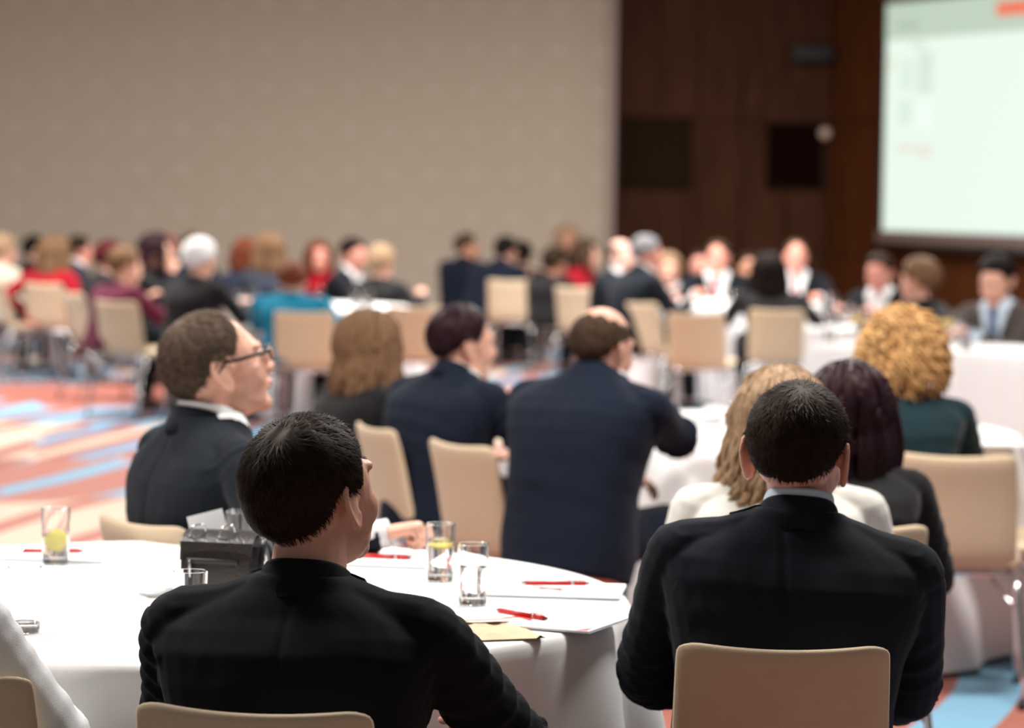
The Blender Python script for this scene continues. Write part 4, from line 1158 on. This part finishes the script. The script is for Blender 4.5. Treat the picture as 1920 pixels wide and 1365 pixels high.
for (px, py, lab, lem, fl_, hg) in ((104, 1056, 'water glass with lemon slice at the far left of the front table', 65, 0.50, 0.122),
                                (46, 1184, 'nearly empty water glass beside the white shirted person', None, 0.06, 0.122),
                                (450, 1062, 'water glass with lemon between the leather bag and the person with glasses', 10, 0.52, 0.122),
                                (356, 1196, 'empty water glass half hidden by the black suited shoulder', None, 0.0, 0.125),
                                (825, 1088, 'water glass with yellow lemon slice beside the resting hand', 8, 0.74, 0.122),
                                (886, 1132, 'water glass without lemon in the middle of the front table', None, 0.62, 0.122)):
    p = on_table(px, py); tumbler(p.x, p.y, TOP, lab, lem, fl_, hg)
def pad(px, py, rz, label, w_=0.21, h_=0.297, prints=()):
    p = on_table(px, py)
    t = empty('notepad', (p.x, p.y, TOP), R(rz)); tag(t, label, 'notepad', 'notepads')
    m1 = MB(); m1.box((0, 0, 0.0025), (w_, h_, 0.004)); m1.build('sheets', M_PAPER, t, smooth=False)
    m1 = MB(); m1.box((0, 0, 0.0003), (w_ + 0.002, h_ + 0.002, 0.0006)); m1.build('backing', mat('pad_card', rgb((205, 205, 212)), 0.7), t, smooth=False)
    for pts in prints:
        n = len(pts); v = [(x, y, 0.0051) for x, y in pts] + [(x, y, 0.0046) for x, y in pts]
        f = [tuple(range(n)), tuple(reversed(range(n, 2*n)))] + [(j, n + j, n + (j+1) % n, (j+1) % n) for j in range(n)]
        mesh_obj('red_mark', v, f, M_REDPRINT, t, smooth=False)
    return p
def pen(px, py, rz, label, dz=0.009):
    p = on_table(px, py)
    t = empty('ballpoint_pen', (p.x, p.y, TOP + dz), R(rz)); tag(t, label, 'pen', 'red pens')
    m1 = MB(); m1.tube([(-0.062, 0, 0), (-0.02, 0, 0), (0.035, 0, 0)], 0.0052, 10); m1.build('barrel', M_RED, t)
    m1 = MB(); m1.add(*sweep([(-0.062, 0, 0), (-0.072, 0, 0), (-0.076, 0, 0)], [.005, .003, .001], 10)); m1.build('tip', M_CHROME, t)
    m1 = MB(); m1.tube([(0.035, 0, 0), (0.040, 0, 0)], 0.0056, 10); m1.build('ring', M_CHROME, t)
    m1 = MB(); m1.tube([(0.040, 0, 0), (0.066, 0, 0)], 0.0052, 10); m1.build('cap', M_RED, t)
    m1 = MB(); m1.tube([(0.066, 0, 0), (0.074, 0, 0)], 0.0028, 8); m1.build('button', M_DARK, t)
    m1 = MB(); m1.box((0.045, 0, 0.0072), (0.036, 0.004, 0.0012)); m1.build('clip', M_RED, t, smooth=False)
pad(95, 1041, 82, 'white notepad at the far left edge of the front table')
pen(95, 1040, 4, 'red pen lying on the pad behind the lemon glass')
pad(716, 1052, 80, 'white notepad beside the resting hand of the person with glasses')
pen(712, 1051, -14, 'red pen on the pad beside the face turned right')
star = [(-0.03, 0.05), (0.0, 0.02), (0.035, 0.045), (0.012, -0.005), (0.03, -0.05), (-0.004, -0.02), (-0.04, -0.03), (-0.012, 0.004)]
pad(1034, 1108, 84, 'white notepad with red mark near the right rim of the front table', prints=[star])
pen(1040, 1101, 3, 'red pen across the pad at the right rim of the front table')
pad(1010, 1164, 66, 'white notepad with red mark next to the brown envelope', prints=[[(x, y + 0.03) for x, y in star], [(-0.10, -0.12), (-0.06, -0.14), (-0.10, -0.143)]])
pen(977, 1160, -48, 'red pen lying slantwise on the pad next to the brown envelope')
p = on_table(918, 1184)
t = empty('paper_envelope', (p.x, p.y, TOP), R(18)); tag(t, 'crumpled brown kraft envelope at the near rim of the front table', 'envelope')
KR = mat('kraft_paper', rgb((206, 176, 140)), 0.75, noise=0.12, nscale=30, bump=0.4, bscale=60)
v = []; f = []
nx_, ny_ = 9, 7
for l in (0, 1):
    for i in range(ny_):
        for j in range(nx_):
            x = (-0.5 + j/(nx_-1))*0.155; y = (-0.5 + i/(ny_-1))*0.21
            e = (1 - abs(2*j/(nx_-1) - 1)**3)*(1 - abs(2*i/(ny_-1) - 1)**3)
            z = 0.001 + (0.012*e*(0.7 + 0.3*math.sin(j*1.7 + i*2.1)) if l else 0)
            v.append((x, y, z))
for i in range(ny_-1):
    for j in range(nx_-1):
        a = i*nx_ + j; f.append((a, a + nx_, a + nx_ + 1, a + 1)); k0 = nx_*ny_; f.append((k0 + a, k0 + a + 1, k0 + a + nx_ + 1, k0 + a + nx_))
for j in range(nx_-1):
    for i in (0, ny_-1):
        a = i*nx_ + j; f.append((a, a + 1, a + 1 + nx_*ny_, a + nx_*ny_))
for i in range(ny_-1):
    for j in (0, nx_-1):
        a = i*nx_ + j; f.append((a, a + nx_, a + nx_ + nx_*ny_, a + nx_*ny_))
mesh_obj('sleeve', v, f, KR, t, smooth=False)
mesh_obj('flap', [(-0.077, 0.095, 0.010), (0.077, 0.095, 0.010), (0.03, 0.035, 0.0165), (-0.03, 0.035, 0.0165), (-0.077, 0.095, 0.009), (0.077, 0.095, 0.009), (0.03, 0.035, 0.0155), (-0.03, 0.035, 0.0155)],
         [(0, 3, 2, 1), (4, 5, 6, 7), (0, 1, 5, 4), (1, 2, 6, 5), (2, 3, 7, 6), (3, 0, 4, 7)], mat('kraft_flap', rgb((188, 152, 116)), 0.75), t, smooth=False)

# leather shoulder bag standing on the front table
p = on_table(428, 1118)
bag = empty('leather_bag', (p.x, p.y, TOP), R(-14)); tag(bag, 'dark brown leather bag with metal rings and a zip on the front table', 'bag')
M_LEATH = mat('brown_leather', rgb((38, 29, 24)), 0.35, noise=0.25, nscale=18, bump=0.5, bscale=160)
M_LEATHD = mat('black_leather', (0.012, 0.012, 0.014), 0.3, bump=0.4, bscale=200)
def bag_section(x, grow=0.0):
    pr = [(-0.058, 0.002), (-0.062, 0.04), (-0.060, 0.085), (-0.050, 0.112), (-0.028, 0.126), (0.0, 0.129), (0.028, 0.124), (0.046, 0.108), (0.054, 0.08), (0.056, 0.04), (0.052, 0.002)]
    return [Vector((x, y*(1 + grow), z*(1 + grow*0.5))) for y, z in pr]
v, f = loft([bag_section(x, g_) for x, g_ in ((-0.082, -0.05), (-0.078, 0), (-0.03, 0.02), (0.03, 0.02), (0.066, 0))]); mesh_obj('body', v, f, M_LEATH, bag)
v, f = loft([bag_section(x, g_) for x, g_ in ((0.066, -0.03), (0.078, -0.06), (0.082, -0.12))]); mesh_obj('gusset', v, f, M_LEATHD, bag)
v, f = loft([[Vector((x, y*1.05, z*1.03 + 0.001)) for y, z in ((-0.056, 0.075), (-0.052, 0.112), (-0.028, 0.128), (0.0, 0.131), (0.03, 0.126), (0.03, 0.122), (0.0, 0.127), (-0.028, 0.124), (-0.049, 0.109), (-0.053, 0.075))] for x in (-0.084, -0.02, 0.03, 0.070)]); mesh_obj('flap', v, f, M_LEATH, bag)
m1 = MB(); m1.box((-0.012, -0.0645, 0.078), (0.11, 0.006, 0.010), bev=0.002); zo = m1.build('zip', mat('zip_tape', (0.01, 0.01, 0.011), 0.4), bag)
m1 = MB(); m1.box((-0.058, -0.070, 0.062), (0.005, 0.004, 0.036), bev=0.0015); m1.build('puller', M_CHROME, zo)
for x in (-0.055, 0.008):
    m1 = MB(); m1.tube(catmull([(x - 0.012, -0.046, 0.124), (x - 0.008, -0.043, 0.143), (x + 0.010, -0.030, 0.148), (x + 0.016, -0.026, 0.132)], 4), 0.0022); m1.build('ring', M_CHROME, bag)
m1 = MB(); m1.tube(catmull([(0.084, -0.035, 0.09), (0.088, -0.03, 0.075), (0.086, -0.02, 0.062), (0.084, -0.012, 0.075), (0.084, -0.018, 0.09)], 4), 0.0024); m1.build('clasp', M_CHROME, bag)
m1 = MB(); m1.tube(catmull([(0.083, -0.05, 0.02), (0.086, -0.045, 0.08), (0.082, -0.01, 0.122), (0.084, 0.035, 0.08), (0.083, 0.04, 0.02)], 4), 0.006); m1.build('strap', M_LEATHD, bag)
m1 = MB(); m1.box((0, 0, 0), (0.075, 0.10, 0.001), Matrix.Rotation(R(62), 3, 'X') @ Matrix.Rotation(R(16), 3, 'Z')); o = m1.build('paper_slip', M_PAPER, None, smooth=False)
o.location = bag.location + Vector((-0.045, 0.062, 0.118)); tag(o, 'white paper slip sticking up behind the leather bag', 'paper')
# crumpled napkin
p = on_table(306, 1116)
m1 = MB(); nz = random.Random(4)
rings = []
for i, (rr, z) in enumerate(((0.050, 0.001), (0.046, 0.007), (0.034, 0.014), (0.018, 0.018), (0.004, 0.020))):
    rings.append([Vector((rr*(1 + 0.35*math.sin(3*a + i) + 0.1*nz.uniform(-1, 1))*math.cos(a), rr*0.8*(1 + 0.3*math.sin(2*a + 1 + i))*math.sin(a), z*(1 + 0.2*math.sin(5*a)))) for a in [2*PI*j/24 for j in range(24)]])
m1.add(*loft(rings)); o = m1.build('paper_napkin', M_PAPER); o.location = (p.x, p.y, TOP); tag(o, 'crumpled white napkin left of the leather bag', 'napkin')

# second table: papers and a cup
def cup(p, label):
    t = empty('coffee_cup', (p.x, p.y, TOP)); tag(t, label, 'cup')
    v, f = lathe([(0.0005, 0.006), (0.03, 0.006), (0.06, 0.012), (0.072, 0.018), (0.073, 0.020), (0.06, 0.015), (0.03, 0.009), (0.0005, 0.009)], 28); mesh_obj('saucer', [(x, y, z - 0.006) for x, y, z in v], f, mat('porcelain', (0.8, 0.8, 0.8), 0.2), t)
    v, f = lathe([(0.0005, 0.006), (0.022, 0.006), (0.032, 0.03), (0.038, 0.06), (0.036, 0.06), (0.030, 0.03), (0.02, 0.010), (0.0005, 0.010)], 28); mesh_obj('bowl', v, f, mat('porcelain', (0.8, 0.8, 0.8), 0.2), t)
    m_ = MB(); m_.tube(catmull([(0.035, 0, 0.05), (0.055, 0, 0.048), (0.055, 0, 0.028), (0.033, 0, 0.022)], 4), 0.004); m_.build('handle', mat('porcelain', (0.8, 0.8, 0.8), 0.2), t)
cup(PZ(1338, 792, TOP), 'white cup and saucer on the second table')
p = PZ(1252, 815, TOP)
t = empty('notepad', (p.x, p.y, TOP), R(70)); tag(t, 'white notepad under the navy sleeve on the second table', 'notepad', 'notepads')
m1 = MB(); m1.box((0, 0, 0.0025), (0.21, 0.297, 0.004)); m1.build('sheets', M_PAPER, t, smooth=False)
p = PZ(1836, 832, TOP)
t = empty('notepad', (p.x, p.y, TOP), R(100)); tag(t, 'white notepad on the second table right of the dark teal jacket', 'notepad', 'notepads')
m1 = MB(); m1.box((0, 0, 0.0025), (0.21, 0.297, 0.004)); m1.build('sheets', M_PAPER, t, smooth=False)

# glassware on the far tables
def wine_glass(x, y, z, label, juice=None):
    t = empty('stem_glass', (x, y, z)); tag(t, label, 'glass', 'stem glasses')
    v, f = lathe([(0.0005, 0), (0.034, 0), (0.034, 0.002), (0.006, 0.006), (0.004, 0.02), (0.004, 0.085), (0.012, 0.095), (0.034, 0.12), (0.038, 0.145), (0.032, 0.19), (0.0305, 0.19), (0.036, 0.145), (0.032, 0.121), (0.010, 0.098), (0.0005, 0.096)], 20)
    mesh_obj('vessel', v, f, M_GLASS, t)
    if juice:
        v, f = lathe([(0.0005, 0.098), (0.010, 0.100), (0.031, 0.122), (0.035, 0.143), (0.0005, 0.143)], 18); mesh_obj('drink', v, f, juice, t)
M_JUICE = mat('orange_juice', rgb((245, 205, 70)), 0.4)
far_glasses = [
    (598, 572, 'tumbler right of the person in teal', 0), (476, 576, 'tumbler on the far left cloth near the black sweater', 0), (668, 577, 'left tumbler of the pair before the empty chair', 0),
    (690, 579, 'right tumbler of the pair before the empty chair', 0), (524, 572, 'tumbler left of the person in teal', 0), (448, 580, 'tumbler at the left rim of the far left cloth', 0),
    (1378, 578, 'tumbler on the far table left of the person in black', 0), (1265, 572, 'tumbler on the far table before the white top', 0),
    (1556, 640, 'tumbler at the left end of the head table', 0), (1585, 638, 'stem glass at the left end of the head table', 1), (1607, 640, 'stem glass of orange juice on the head table', 2),
    (1632, 634, 'tumbler beside the orange juice on the head table', 0), (1775, 648, 'stem glass of juice on the head table below the screen', 2), (1795, 646, 'tall stem glass left of the brown grey jacket', 1),
    (1812, 656, 'tumbler by the brown grey jacket on the head table', 0), (1560, 606, 'stem glass on the side table behind the head table', 1), (1600, 604, 'tumbler on the side table behind the head table', 0)]
for (px, py, lab, kd) in far_glasses:
    p = PZ(px, py, TOP)
    if kd == 0: tumbler(p.x, p.y, TOP, 'small blurred ' + lab, None, 0.5)
    else: wine_glass(p.x, p.y, TOP, 'blurred ' + lab, M_JUICE if kd == 2 else None)
